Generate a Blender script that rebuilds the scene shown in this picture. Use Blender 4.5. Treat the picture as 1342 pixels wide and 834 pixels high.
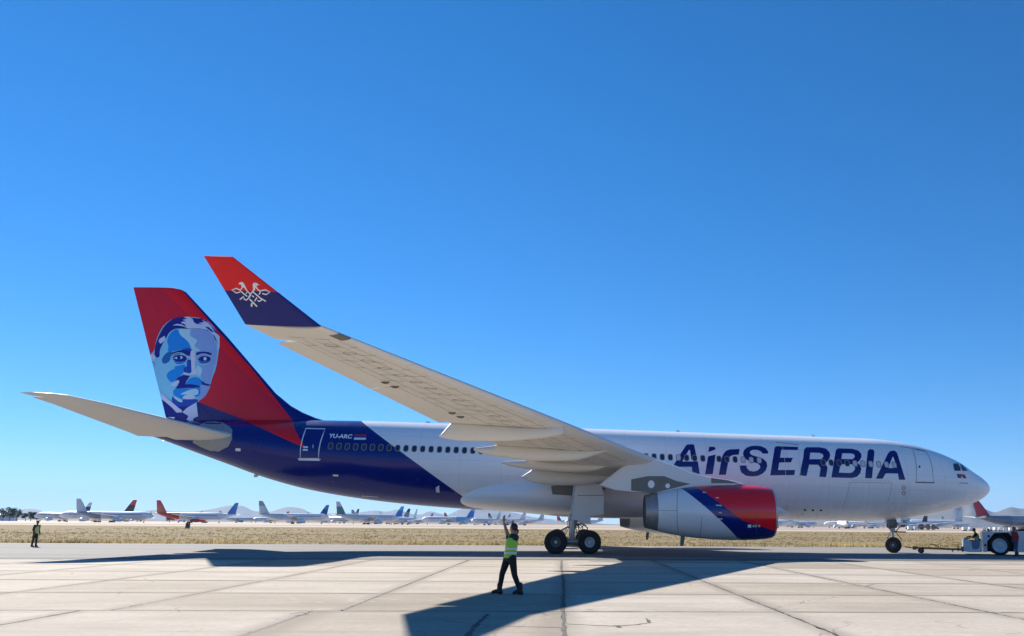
import bpy, bmesh, math, random
import numpy as np
from mathutils import Vector, Matrix
from mathutils.bvhtree import BVHTree
from mathutils.geometry import delaunay_2d_cdt

for _o in list(bpy.data.objects):
    bpy.data.objects.remove(_o)
SC = bpy.context.scene
COL = SC.collection
R = math.radians
random.seed(7)

# ------------------------------------------------------------------ camera
PW, PH = 1342, 834                       # size of the photograph in pixels
FPX, SU = 1062.5, 130.0                  # focal length and sideways offset of the lens axis, in photo pixels
CAMP = Vector((-29.515, -55.876, 1.715))
YAW, PIT, ROL = 0.05868, 0.24907, 0.00858
_f = Vector((math.sin(YAW)*math.cos(PIT), math.cos(YAW)*math.cos(PIT), math.sin(PIT)))
_r0 = Vector((math.cos(YAW), -math.sin(YAW), 0)); _u0 = _r0.cross(_f)
_r = _r0*math.cos(ROL)+_u0*math.sin(ROL); _u = _u0*math.cos(ROL)-_r0*math.sin(ROL)
cd = bpy.data.cameras.new('camera'); cam = bpy.data.objects.new('camera', cd); COL.objects.link(cam)
cam.matrix_world = Matrix(((_r.x, _u.x, -_f.x, CAMP.x), (_r.y, _u.y, -_f.y, CAMP.y), (_r.z, _u.z, -_f.z, CAMP.z), (0, 0, 0, 1)))
cd.sensor_fit = 'HORIZONTAL'; cd.sensor_width = 36; cd.lens = FPX*36/PW; cd.shift_x = -SU/PW
cd.clip_start = .1; cd.clip_end = 90000
SC.camera = cam

# ------------------------------------------------------------------ sky, sun, exposure
SUN = Vector((-.95, 1.28, 1.0)).normalized()       # towards the sun
w = bpy.data.worlds.new('World'); SC.world = w; w.use_nodes = True
nt = w.node_tree; nt.nodes.clear()
sky = nt.nodes.new('ShaderNodeTexSky'); sky.sky_type = 'NISHITA'; sky.sun_disc = False
sky.sun_elevation = math.asin(SUN.z); sky.sun_rotation = math.atan2(SUN.x, SUN.y)
sky.altitude = 0; sky.air_density = .8; sky.dust_density = 0; sky.ozone_density = 10
bg = nt.nodes.new('ShaderNodeBackground'); bg.inputs[1].default_value = .0925
out = nt.nodes.new('ShaderNodeOutputWorld')
hs = nt.nodes.new('ShaderNodeHueSaturation'); hs.inputs['Saturation'].default_value = 1.20
gm = nt.nodes.new('ShaderNodeGamma'); gm.inputs[1].default_value = .85
nt.links.new(sky.outputs[0], gm.inputs[0]); nt.links.new(gm.outputs[0], hs.inputs['Color']); nt.links.new(hs.outputs[0], bg.inputs[0]); nt.links.new(bg.outputs[0], out.inputs[0])
sl = bpy.data.lights.new('sun', 'SUN'); sl.energy = 5.0; sl.angle = R(.53); sl.color = (1, .94, .85)
so = bpy.data.objects.new('sun', sl); COL.objects.link(so)
so.rotation_euler = (-SUN).to_track_quat('-Z', 'Y').to_euler(); so.location = (-60, 60, 80)
SC.view_settings.view_transform = 'Standard'; SC.view_settings.look = 'None'
SC.view_settings.gamma = 1; SC.view_settings.exposure = 1.0
SC.render.engine = 'CYCLES'
SC.cycles.max_bounces = 7; SC.cycles.diffuse_bounces = 4; SC.cycles.glossy_bounces = 3
SC.cycles.transparent_max_bounces = 8; SC.cycles.volume_bounces = 0
SC.cycles.use_denoising = True

# ------------------------------------------------------------------ pixel -> point helpers
def ray(u, v): return _f*FPX + _r*(u-PW/2-SU) + _u*(PH/2-v)
def aty(u, v, y): d = ray(u, v); return CAMP + d*((y-CAMP.y)/d.y)
def atz(u, v, z=0.0): d = ray(u, v); return CAMP + d*((z-CAMP.z)/d.z)

# ------------------------------------------------------------------ objects
def tag(o, label=None, cat=None, group=None, kind=None):
    if label: o['label'] = label
    if cat: o['category'] = cat
    if group: o['group'] = group
    if kind: o['kind'] = kind
    return o
def empty(name, loc=(0, 0, 0), rz=0, label=None, cat=None, group=None):
    o = bpy.data.objects.new(name, None); COL.objects.link(o); o.location = loc; o.rotation_euler = (0, 0, rz)
    o.empty_display_size = .2
    return tag(o, label, cat, group)
def meshdata(name, v, f, mats=(), smooth=False, mi=None, angle=None):
    me = bpy.data.meshes.new(name); me.from_pydata([tuple(p) for p in v], [], [tuple(q) for q in f])
    for m in (mats if isinstance(mats, (list, tuple)) else [mats]): me.materials.append(m)
    if mi is not None: me.polygons.foreach_set('material_index', mi)
    if smooth:
        me.polygons.foreach_set('use_smooth', [True]*len(me.polygons))
        if angle: me.set_sharp_from_angle(angle=R(angle))
    me.update(); return me
def link(name, me, parent=None, loc=(0, 0, 0), rot=(0, 0, 0)):
    o = bpy.data.objects.new(name, me); COL.objects.link(o); o.location = loc; o.rotation_euler = rot
    if parent: o.parent = parent
    return o
def obj(name, v, f, mats, parent=None, smooth=False, mi=None, angle=None, loc=None, world=False):
    """world=True: vertices are in world space and the parent (unrotated chain) is compensated."""
    o = link(name, meshdata(name, v, f, mats, smooth, mi, angle), parent)
    if world and parent:
        L = Vector((0, 0, 0)); q = parent
        while q: L += q.location; q = q.parent
        o.location = -L
    if loc is not None: o.location = loc
    return o
class MB:
    """collects shapes into one mesh"""
    def __init__(s): s.v = []; s.f = []; s.m = []
    def add(s, v, f, m=0):
        n = len(s.v); s.v += [Vector(p) for p in v]; s.f += [tuple(i+n for i in q) for q in f]; s.m += [m]*len(f); return s
    def box(s, a, b, m=0, bev=0.0):
        x0, y0, z0 = a; x1, y1, z1 = b
        if bev <= 0:
            v = [(x0, y0, z0), (x1, y0, z0), (x1, y1, z0), (x0, y1, z0), (x0, y0, z1), (x1, y0, z1), (x1, y1, z1), (x0, y1, z1)]
            return s.add(v, [(3, 2, 1, 0), (4, 5, 6, 7), (0, 1, 5, 4), (1, 2, 6, 5), (2, 3, 7, 6), (3, 0, 4, 7)], m)
        bm = bmesh.new(); bmesh.ops.create_cube(bm, size=1)
        for q in bm.verts: q.co = Vector(((x0+x1)/2+q.co.x*(x1-x0), (y0+y1)/2+q.co.y*(y1-y0), (z0+z1)/2+q.co.z*(z1-z0)))
        bmesh.ops.bevel(bm, geom=bm.edges[:], offset=bev, segments=2, affect='EDGES', profile=.5)
        bm.verts.index_update()
        s.add([q.co.copy() for q in bm.verts], [[q.index for q in f.verts] for f in bm.faces], m); bm.free(); return s
    def loft(s, rings, m=0, cap=True, close=True):
        n = len(rings[0]); v = [p for r_ in rings for p in r_]; f = []
        for i in range(len(rings)-1):
            for j in range(n if close else n-1):
                k = (j+1) % n; f.append((i*n+j, i*n+k, (i+1)*n+k, (i+1)*n+j))
        if cap:
            f.append(tuple(range(n))[::-1]); f.append(tuple(range((len(rings)-1)*n, len(rings)*n)))
        return s.add(v, f, m)
    def tube(s, pts, rad, n=10, m=0, cap=True):
        pts = [Vector(p) for p in pts]; rr = rad if isinstance(rad, (list, tuple)) else [rad]*len(pts); rings = []
        up = None
        for i, p in enumerate(pts):
            d = (pts[min(i+1, len(pts)-1)]-pts[max(i-1, 0)])
            if d.length < 1e-9: d = Vector((0, 0, 1))
            d.normalize()
            if up is None: up = Vector((0, 0, 1)) if abs(d.z) < .9 else Vector((1, 0, 0))
            a = d.cross(up).normalized(); b = a.cross(d).normalized(); up = b
            rings.append([p+a*(rr[i]*math.cos(2*math.pi*k/n))+b*(rr[i]*math.sin(2*math.pi*k/n)) for k in range(n)])
        return s.loft(rings, m, cap)
    def rev(s, prof, n=24, axis='y', c=(0, 0, 0), m=0, cap=False):
        """prof: (along axis, radius)"""
        c = Vector(c); rings = []
        for a, r_ in prof:
            ring = []
            for k in range(n):
                t = 2*math.pi*k/n; p, q = r_*math.cos(t), r_*math.sin(t)
                ring.append(c+(Vector((p, a, q)) if axis == 'y' else Vector((a, p, q)) if axis == 'x' else Vector((p, q, a))))
            rings.append(ring)
        return s.loft(rings, m, cap)
    def prism(s, poly, y0, y1, m=0):
        """poly in (x,z) extruded along y"""
        n = len(poly); v = [(x, y0, z) for x, z in poly]+[(x, y1, z) for x, z in poly]
        f = [tuple(range(n)), tuple(range(2*n-1, n-1, -1))]+[(i, i+n, (i+1) % n+n, (i+1) % n) for i in range(n)]
        return s.add(v, f, m)
    def sphere(s, c, r_, nu=12, nv=8, m=0, sc=(1, 1, 1)):
        c = Vector(c); rings = []
        for i in range(1, nv):
            t = math.pi*i/nv
            rings.append([c+Vector((r_*sc[0]*math.sin(t)*math.cos(2*math.pi*k/nu), r_*sc[1]*math.sin(t)*math.sin(2*math.pi*k/nu), r_*sc[2]*math.cos(t))) for k in range(nu)])
        return s.loft(rings, m, True)
    def done(s, name, mats, parent=None, smooth=False, angle=None, world=False, loc=None):
        o = obj(name, s.v, s.f, mats, parent, smooth, s.m, angle, loc, world)
        bm = bmesh.new(); bm.from_mesh(o.data); bmesh.ops.recalc_face_normals(bm, faces=bm.faces[:]); bm.to_mesh(o.data); bm.free()
        if smooth and angle: o.data.set_sharp_from_angle(angle=R(angle))
        return o
    def mesh(s, name, mats, smooth=False, angle=None):
        me = meshdata(name, s.v, s.f, mats, smooth, s.m, angle)
        bm = bmesh.new(); bm.from_mesh(me); bmesh.ops.recalc_face_normals(bm, faces=bm.faces[:]); bm.to_mesh(me); bm.free()
        if smooth and angle: me.set_sharp_from_angle(angle=R(angle))
        return me
def copy_tree(o, parent=None):
    c_ = o.copy(); COL.objects.link(c_); c_.parent = parent
    for ch in o.children: copy_tree(ch, c_)
    return c_
def interp(tab, x):
    """smooth monotone-ish interpolation through (x, values...) rows"""
    xs = [t[0] for t in tab]
    if x <= xs[0]: return list(tab[0][1:])
    if x >= xs[-1]: return list(tab[-1][1:])
    i = max(k for k in range(len(xs)-1) if xs[k] <= x)
    h = xs[i+1]-xs[i]; t = (x-xs[i])/h; o = []
    def slope(k, c):
        if k == 0 or k == len(xs)-1:
            j = 0 if k == 0 else k-1
            return (tab[j+1][c]-tab[j][c])/(xs[j+1]-xs[j])
        a = (tab[k][c]-tab[k-1][c])/(xs[k]-xs[k-1]); b = (tab[k+1][c]-tab[k][c])/(xs[k+1]-xs[k])
        return 0 if a*b <= 0 else 2*a*b/(a+b)
    for c in range(1, len(tab[0])):
        m0, m1 = slope(i, c)*h, slope(i+1, c)*h; p0, p1 = tab[i][c], tab[i+1][c]
        o.append((2*t**3-3*t*t+1)*p0+(t**3-2*t*t+t)*m0+(-2*t**3+3*t*t)*p1+(t**3-t*t)*m1)
    return o

# ------------------------------------------------------------------ materials
class NT:
    def __init__(s, name):
        s.m = bpy.data.materials.new(name); s.m.use_nodes = True; s.t = s.m.node_tree; s.n = s.t.nodes
        s.b = s.n['Principled BSDF']
    def new(s, t, **k):
        q = s.n.new(t)
        for a, b in k.items(): setattr(q, a, b)
        return q
    def link(s, a, b): s.t.links.new(a, b)
    def put(s, sock, val):
        if hasattr(val, 'is_output') or isinstance(val, bpy.types.NodeSocket): s.link(val, sock)
        else: sock.default_value = val
    def math(s, op, a, b=0.0):
        q = s.new('ShaderNodeMath', operation=op); s.put(q.inputs[0], a); s.put(q.inputs[1], b); return q.outputs[0]
    def mix(s, fac, a, b, mode='MIX'):
        q = s.new('ShaderNodeMix', data_type='RGBA', blend_type=mode)
        s.put(q.inputs[0], fac); s.put(q.inputs[6], a); s.put(q.inputs[7], b); return q.outputs[2]
    def pos(s):
        if not hasattr(s, '_p'):
            g = s.new('ShaderNodeNewGeometry'); x = s.new('ShaderNodeSeparateXYZ'); s.link(g.outputs['Position'], x.inputs[0]); s._p = (g.outputs['Position'], x.outputs)
        return s._p
    def objco(s):
        if not hasattr(s, '_o'): s._o = s.new('ShaderNodeTexCoord').outputs['Object']
        return s._o
    def noise(s, co, scale, detail=4, rough=.55, stretch=None, dist=0):
        if stretch:
            mp = s.new('ShaderNodeMapping'); s.link(co, mp.inputs[0]); mp.inputs['Scale'].default_value = stretch; co = mp.outputs[0]
        q = s.new('ShaderNodeTexNoise'); s.link(co, q.inputs['Vector']); q.inputs['Scale'].default_value = scale
        q.inputs['Detail'].default_value = detail; q.inputs['Roughness'].default_value = rough; q.inputs['Distortion'].default_value = dist
        return q.outputs['Fac']
    def ramp(s, fac, stops, interp='LINEAR'):
        q = s.new('ShaderNodeValToRGB'); q.color_ramp.interpolation = interp; e = q.color_ramp.elements
        while len(e) < len(stops): e.new(.5)
        for i, (p, c) in enumerate(stops): e[i].position = p; e[i].color = (*c, 1) if len(c) == 3 else c
        s.link(fac, q.inputs[0]); return q.outputs[0]
    def rng(s, fac, a, b, c, d):
        q = s.new('ShaderNodeMapRange'); s.put(q.inputs[0], fac)
        for i, v in enumerate((a, b, c, d)): q.inputs[1+i].default_value = v
        return q.outputs[0]
    def bump(s, h, strength=.3, dist=.01):
        q = s.new('ShaderNodeBump'); q.inputs['Strength'].default_value = strength; q.inputs['Distance'].default_value = dist
        s.link(h, q.inputs['Height']); s.link(q.outputs[0], s.b.inputs['Normal'])
    def half(s, p, q):
        """1 on the left of the line p->q in the (x, z) plane of the place"""
        X = s.pos()[1]; dx, dz = q[0]-p[0], q[1]-p[1]
        e = s.math('SUBTRACT', s.math('MULTIPLY', s.math('SUBTRACT', X[2], p[1]), dx), s.math('MULTIPLY', s.math('SUBTRACT', X[0], p[0]), dz))
        return s.math('GREATER_THAN', e, 0.0)
def mat(name, col, rough=.5, metal=0.0, var=.08, vscale=3.0, bump=0.0, bscale=40, coat=0.0, spec=.5):
    t = NT(name); co = t.objco()
    n = t.noise(co, vscale, 5, .6)
    c0 = tuple(max(0, c*(1-var)) for c in col)+(1,); c1 = tuple(min(1, c*(1+var)) for c in col)+(1,)
    t.link(t.mix(t.rng(n, .3, .7, 0, 1), c0, c1), t.b.inputs['Base Color'])
    t.put(t.b.inputs['Roughness'], t.rng(n, .2, .8, max(.02, rough-.06), min(1, rough+.06)))
    t.b.inputs['Metallic'].default_value = metal; t.b.inputs['Coat Weight'].default_value = coat
    t.b.inputs['Coat Roughness'].default_value = .06; t.b.inputs['Specular IOR Level'].default_value = spec
    if bump: t.bump(t.noise(co, bscale, 4), bump, .01)
    return t.m
# ================================================================== ground, apron, taxiway, field
def ground_mat():
    t = NT('dry_ground'); P, X = t.pos()
    n1 = t.noise(P, .05, 6, .6, (.12, 1, 1)); n2 = t.noise(P, .9, 5, .65, (.35, 1, 1)); n3 = t.noise(P, .006, 4, .6)
    c = t.ramp(n1, [(.3, (.15, .108, .052)), (.5, (.215, .163, .088)), (.68, (.28, .222, .125))])
    c = t.mix(t.rng(n2, .35, .7, 0, .55), c, (.31, .25, .14, 1)); c = t.mix(t.rng(n3, .35, .65, 0, .35), c, (.23, .18, .115, 1))
    t.link(c, t.b.inputs['Base Color']); t.b.inputs['Roughness'].default_value = .95; t.b.inputs['Specular IOR Level'].default_value = .05; t.bump(n2, .6, .1); return t.m
def dirt_mat():
    t = NT('pale_dirt'); P, X = t.pos(); n = t.noise(P, .04, 6, .6, (.3, 1, 1)); n2 = t.noise(P, .5, 4)
    c = t.ramp(n, [(.3, (.42, .34, .25)), (.7, (.56, .47, .37))]); c = t.mix(t.rng(n2, .4, .7, 0, .3), c, (.4, .33, .25, 1))
    t.link(c, t.b.inputs['Base Color']); t.b.inputs['Roughness'].default_value = .95; t.b.inputs['Specular IOR Level'].default_value = .05; return t.m
def farapron_mat():
    t = NT('far_pavement'); P, X = t.pos(); n = t.noise(P, .02, 6, .6, (.3, 1, 1))
    t.link(t.ramp(n, [(.3, (.27, .215, .175)), (.7, (.40, .33, .28))]), t.b.inputs['Base Color']); t.b.inputs['Roughness'].default_value = .9; return t.m
def asphalt_mat(name, base, var):
    t = NT(name); P, X = t.pos()
    n1 = t.noise(P, .35, 6, .6, (.06, 1, 1)); n2 = t.noise(P, 60, 3, .6); n3 = t.noise(P, 2.2, 5, .6)
    f = t.math('ADD', t.math('MULTIPLY', n1, .55), t.math('ADD', t.math('MULTIPLY', n3, .25), t.math('MULTIPLY', n2, .2)))
    lo = tuple(c*(1-var) for c in base); hi = tuple(c*(1+var) for c in base)
    t.link(t.ramp(f, [(.32, lo), (.68, hi)]), t.b.inputs['Base Color']); t.b.inputs['Roughness'].default_value = .92; t.b.inputs['Specular IOR Level'].default_value = .15
    t.bump(n2, .25, .01); return t.m
def concrete_mat():
    t = NT('apron_concrete'); P, X = t.pos()
    oi = t.new('ShaderNodeObjectInfo').outputs['Random']; lo = t.new('ShaderNodeSeparateXYZ'); t.link(t.objco(), lo.inputs[0])
    n1 = t.noise(P, .45, 6, .62, (.5, 1, 1), .4); n2 = t.noise(P, 7, 5, .65); n3 = t.noise(P, 1.1, 5, .6, (.07, 1.3, 1)); n4 = t.noise(P, 140, 2, .6); n5 = t.noise(P, 26, 4, .7)
    base = t.ramp(n1, [(.25, (.315, .27, .213)), (.5, (.435, .376, .302)), (.75, (.525, .462, .38))])
    base = t.mix(t.rng(n2, .40, .72, 0, .6), base, (.315, .272, .22, 1))
    base = t.mix(t.rng(n3, .52, .76, 0, .6), base, (.255, .218, .18, 1))          # long tyre and drainage streaks
    base = t.mix(t.rng(n4, .35, .7, 0, .22), base, (.55, .49, .415, 1)); base = t.mix(t.rng(n5, .5, .75, 0, .5), base, (.29, .25, .205, 1))
    hs = t.new('ShaderNodeHueSaturation'); t.link(base, hs.inputs['Color']); t.link(t.rng(oi, 0, 1, .80, 1.12), hs.inputs['Value']); t.link(t.rng(oi, 0, 1, 1.15, .85), hs.inputs['Saturation'])
    # grime that collects beside the joints of each slab
    ex = t.math('SUBTRACT', 2.22, t.math('ABSOLUTE', lo.outputs[0])); ey = t.math('SUBTRACT', 2.17, t.math('ABSOLUTE', lo.outputs[1])); ed = t.math('ADD', t.math('MINIMUM', ex, ey), t.math('MULTIPLY', t.math('SUBTRACT', n2, .5), .5))
    grime = t.math('MULTIPLY', t.rng(ed, .02, .40, .75, 0), t.rng(n1, .3, .65, .25, 1)); c = t.mix(grime, hs.outputs[0], (.22, .188, .152, 1))
    sp = t.noise(P, 2.6, 3, .5, None, 1.5); c = t.mix(t.rng(sp, .68, .77, 0, .6), c, (.17, .145, .12, 1))
    sp2 = t.noise(P, .8, 3, .5, None, 2.2); c = t.mix(t.rng(sp2, .64, .72, 0, .35), c, (.56, .50, .43, 1))    # paler patched areas
    vo = t.new('ShaderNodeTexVoronoi', feature='DISTANCE_TO_EDGE'); wv = t.new('ShaderNodeMapping'); t.link(P, wv.inputs[0]); wv.inputs['Scale'].default_value = (.16, .24, .2)
    wn = t.new('ShaderNodeTexNoise'); t.link(P, wn.inputs['Vector']); wn.inputs['Scale'].default_value = 1.3; ad = t.new('ShaderNodeVectorMath', operation='MULTIPLY_ADD'); t.link(wn.outputs['Color'], ad.inputs[0]); ad.inputs[1].default_value = (.16, .16, 0); t.link(wv.outputs[0], ad.inputs[2]); t.link(ad.outputs[0], vo.inputs['Vector']); vo.inputs['Scale'].default_value = 1
    crack = t.math('MULTIPLY', t.rng(vo.outputs['Distance'], .0, .0035, 1, 0), t.rng(n1, .42, .6, 0, .8)); c = t.mix(crack, c, (.10, .085, .07, 1))
    t.link(c, t.b.inputs['Base Color'])
    t.b.inputs['Roughness'].default_value = .92; t.b.inputs['Specular IOR Level'].default_value = .12
    t.bump(t.math('ADD', t.math('MULTIPLY', n2, .6), n4), .35, .012); return t.m
M_GROUND, M_DIRT, M_FAR = ground_mat(), dirt_mat(), farapron_mat()
M_ASPH = asphalt_mat('taxiway_asphalt', (.225, .213, .203), .25); M_SHOULDER = asphalt_mat('shoulder_asphalt', (.15, .14, .132), .22)
M_CONC = concrete_mat(); M_TAR = mat('joint_sealant', (.075, .062, .052), .8, var=.35, vscale=2)

def sheet(name, poly, z, m):
    o = obj(name, [(x, y, z) for x, y in poly], [tuple(range(len(poly)))], m); o['kind'] = 'structure'; return o
# one sheet of dry land out to the horizon
sheet('ground', [(-40000, -40000), (40000, -40000), (40000, 40000), (-40000, 40000)], -.05, M_GROUND)
sheet('dirt_road', [(-1500, 205), (1500, 225), (1500, 332), (-1500, 312)], -.03, M_DIRT)
sheet('far_apron', [(-2500, 345), (2500, 345), (2500, 1500), (-2500, 1500)], -.026, M_FAR)
def near_edge(x): return -17.1+(max(-120, min(90, x))+54.2)*.0898
def far_edge(x): return 9.4+(max(-200, min(200, x))+71)*.0742
tx = [-420, -120, -80, -54, -30, -5, 20, 90, 420]
sheet('taxiway', [(x, near_edge(x)+1.8) for x in tx]+[(x, far_edge(x)) for x in reversed(tx)], .004, M_ASPH)
sheet('taxiway_shoulder', [(x, near_edge(x)) for x in tx]+[(x, near_edge(x)+1.8) for x in reversed(tx)], .0045, M_SHOULDER)

# concrete apron: slabs with sealed joints between them
apron = sheet('apron', [(-95, -75), (45, -75), (45, -6), (-95, -6)], -.018, M_TAR)
def slab_mesh(lx, ly, seed):
    rnd = random.Random(seed); g = .016; pts = []
    def side(ax, ay, bx, by, n=14):
        off = 0
        for k in range(n):
            s_ = k/n; off = off*.6+rnd.uniform(-.011, .011)
            if k == 0: off = 0
            nx, ny = -(by-ay), bx-ax; L = math.hypot(nx, ny)
            chip = .035 if rnd.random() < .035 else 0
            pts.append((ax+(bx-ax)*s_+nx/L*(off+chip), ay+(by-ay)*s_+ny/L*(off+chip)))
    x0, x1, y0, y1 = -lx/2+g, lx/2-g, -ly/2+g, ly/2-g
    side(x0, y0, x1, y0); side(x1, y0, x1, y1); side(x1, y1, x0, y1); side(x0, y1, x0, y0)
    n = len(pts); v = [(x*(1-.010/abs(max(abs(x), 1))), y*(1-.010/abs(max(abs(y), 1))), 0) for x, y in pts]+[(x, y, -.008) for x, y in pts]+[(x, y, -.0175) for x, y in pts]
    f = [tuple(range(n))]+[(i+n, (i+1) % n+n, (i+1) % n, i) for i in range(n)]+[(i+2*n, (i+1) % n+2*n, (i+1) % n+n, i+n) for i in range(n)]
    return meshdata('slab', v, f, M_CONC)
rows = [-8.0, -12.4, -16.8, -21.2, -25.6, -30.0, -34.4, -38.55, -42.7, -47.1, -51.5, -55.9, -60.3]
SLABS = {}
cx0 = -29.4
for ri in range(len(rows)-1):
    ly = rows[ri]-rows[ri+1]; yc = (rows[ri]+rows[ri+1])/2
    for k in range(-12, 12):
        x0, x1 = cx0+k*4.43, cx0+(k+1)*4.43
        if ri >= 7: x0 -= .55 if k <= -1 else 0; x1 -= .55 if k < -1 else 0
        lx, xc = x1-x0, (x0+x1)/2
        key = (round(ly, 2), round(lx, 2), (ri*7+k*3) % 5)
        if key not in SLABS: SLABS[key] = slab_mesh(lx, ly, int(ly*100+lx*10)+key[2]*17)
        link('slab', SLABS[key], apron, (xc, yc, 0))
# hand-poured crack sealant, lying on the slabs
def tar_line(pts, wd, seed):
    rnd = random.Random(seed); P = []
    for i in range(len(pts)-1):
        a, b = Vector(pts[i]), Vector(pts[i+1]); n = max(2, int((b-a).length/.12))
        P += [a.lerp(b, k/n) for k in range(n)]
    P.append(Vector(pts[-1])); v = []; f = []
    for i, p in enumerate(P):
        d = (P[min(i+1, len(P)-1)]-P[max(i-1, 0)]).normalized(); nn = Vector((-d.y, d.x)); j = rnd.uniform(-.02, .02)
        q = wd*rnd.uniform(.5, 1.25)
        v += [(*(p+nn*(j+q)), .003), (*(p+nn*(j-q)), .003)]
        if i: f.append((2*i-2, 2*i-1, 2*i+1, 2*i))
    obj('crack_sealant', v, f, M_TAR, apron)
def gp(*uv): return [tuple(atz(u, v)[:2]) for u, v in uv]
for i, (l, wd) in enumerate([(gp((741, 818), (780, 820), (809, 821), (835, 819), (852, 816.5), (847, 811)), .02), (gp((808, 820), (812, 823)), .04), (gp((580, 814), (640, 820), (735, 823)), .013),
        (gp((640, 805), (625, 818), (612, 834)), .035), (gp((378, 805.5), (395, 802.5), (405, 806), (385, 807)), .015), (gp((1135, 769), (1143, 766), (1157, 765)), .016),
        ([(-29.4, -13), (-29.44, -22), (-29.36, -30), (-29.42, -38.5), (-29.4, -43.5)], .032), ([(-33.83, -20), (-33.83, -29), (-33.83, -38.4)], .02), ([(-34.38, -38.6), (-34.38, -43.5)], .028), ([(-38.26, -14), (-38.26, -26), (-38.26, -38.4)], .014),
        ([(-24.97, -12), (-24.97, -28), (-24.97, -43.5)], .02), ([(-20.54, -16), (-20.54, -30), (-20.54, -40)], .015), ([(-16.1, -16), (-16.1, -34)], .012), ([(-42.7, -16), (-42.7, -36)], .012), ([(-47.1, -18), (-47.1, -36)], .011),
        ([(-48, -38.55), (-40, -38.55), (-33, -38.55)], .018), ([(-31, -38.55), (-24, -38.55), (-14, -38.55)], .018), ([(-50, -34.4), (-36, -34.4)], .012), ([(-26, -34.4), (-10, -34.4)], .012)]):
    tar_line(l, wd*1.4, i)

# dry grass between the taxiway and the dirt road: far too many tufts to count
def grass():
    rg = np.random.default_rng(3); V = []; F = []; MI = []
    def patch(n, d0, d1, h0, h1, pw, bl):
        for _ in range(n):
            x = rg.uniform(-128, 62); d = d0+(d1-d0)*rg.random()**pw; y = far_edge(x)+d
            clump = .5+.5*math.sin(x*.37+1.3*math.sin(y*.21))*math.sin(y*.33+x*.11)
            if rg.random() > .35+.65*clump: continue
            h = rg.uniform(h0, h1)*(.6+.7*clump); mi = 0 if rg.random() < (.8 if d < 2.5 else .08+.2*clump) else (1 if rg.random() < .5 else 2)
            for b in range(bl):
                a = rg.uniform(0, 6.28); ox, oy = rg.normal(0, .09, 2); wd = rg.uniform(.012, .03)+d*.0006; ln = rg.uniform(.1, .5)*h
                k = len(V); dx, dy = math.cos(a), math.sin(a)
                V.append((x+ox-dy*wd, y+oy+dx*wd, -.05)); V.append((x+ox+dy*wd, y+oy-dx*wd, -.05)); V.append((x+ox+dx*ln, y+oy+dy*ln, h-.05))
                F.append((k, k+1, k+2)); MI.append(mi)
    patch(7000, .0, 1.8, .16, .42, 1, 7); patch(12000, 1.0, 14, .05, .15, 1, 5); patch(14000, 12, 60, .04, .12, 1.2, 4); patch(4000, 55, 150, .05, .15, 1, 4)
    def gm_(name, c):
        t = NT(name); P, X = t.pos(); n = t.noise(P, .12, 4, .6, (.3, 1, 1)); t.n.remove(t.b)
        col = t.ramp(n, [(.35, tuple(k*.75 for k in c)), (.65, tuple(min(1, k*1.2) for k in c))])
        d, tr, mx = t.new('ShaderNodeBsdfDiffuse'), t.new('ShaderNodeBsdfTranslucent'), t.new('ShaderNodeMixShader'); mx.inputs[0].default_value = .45
        t.link(col, d.inputs[0]); t.link(col, tr.inputs[0]); t.link(d.outputs[0], mx.inputs[1]); t.link(tr.outputs[0], mx.inputs[2]); t.link(mx.outputs[0], t.n['Material Output'].inputs[0]); return t.m
    ms = [gm_('straw_grass', (.50, .405, .215)), gm_('olive_grass', (.235, .192, .10)), gm_('brown_grass', (.19, .145, .085))]
    o = obj('dry_grass', V, F, ms, mi=MI); tag(o, 'dry straw-coloured grass along the far side of the taxiway', 'grass', kind='stuff')
grass()
# ================================================================== the airliner
AIR = empty('airliner', (-28.85, 0, 0), 0, 'large white twin-engine airliner with navy rear and red tail, towed along the taxiway', 'airliner')
WHITE, NAVY, RED, RED2 = (.90, .90, .90), (.0035, .0145, .185), (.66, .006, .034), (.84, .008, .018)
def paint(name, build, rough=.24, coat=.22, seams=False):
    t = NT(name); P, X = t.pos()
    n = t.noise(P, .55, 5, .6); n2 = t.noise(P, 5, 4, .6, (1, 1, 3))
    c = build(t)
    c = t.mix(t.rng(n2, .45, .75, 0, .10), c, (.62, .59, .55, 1), 'MULTIPLY'); c = t.mix(t.rng(n, .45, .7, 0, .10), c, (.70, .68, .64, 1), 'MULTIPLY')
    if seams:
        rel = t.math('ADD', X[2], t.math('MULTIPLY', X[0], .01996))
        fx = t.math('ABSOLUTE', t.math('SUBTRACT', t.math('FRACT', t.math('DIVIDE', X[0], 2.667)), .5)); f1 = t.rng(fx, .0, .0075, 1, 0); ln = f1
        for zz in (3.05, 3.95, 4.9, 6.35, 6.95): ln = t.math('MAXIMUM', ln, t.rng(t.math('ABSOLUTE', t.math('SUBTRACT', rel, zz)), .004, .018, .8, 0))
        c = t.mix(t.math('MULTIPLY', ln, .30), c, (.25, .25, .27, 1), 'MULTIPLY')
        st = t.noise(P, 1.2, 5, .65, (3.0, 1, .16)); low_ = t.rng(rel, 2.2, 4.6, 1, 0)
        c = t.mix(t.math('MULTIPLY', t.rng(st, .48, .72, 0, .30), low_), c, (.50, .46, .41, 1), 'MULTIPLY')     # run-off streaks low on the hull
    t.link(c, t.b.inputs['Base Color']); t.put(t.b.inputs['Roughness'], t.rng(n, .2, .8, rough-.05, rough+.07))
    t.b.inputs['Coat Weight'].default_value = coat; t.b.inputs['Coat Roughness'].default_value = .08
    t.b.inputs['Specular IOR Level'].default_value = .35
    # faint skin waviness between the frames
    t.bump(t.noise(P, 1.9, 2, .5), .10, .02)
    return t.m
def C(c): return (*c, 1)
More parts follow.
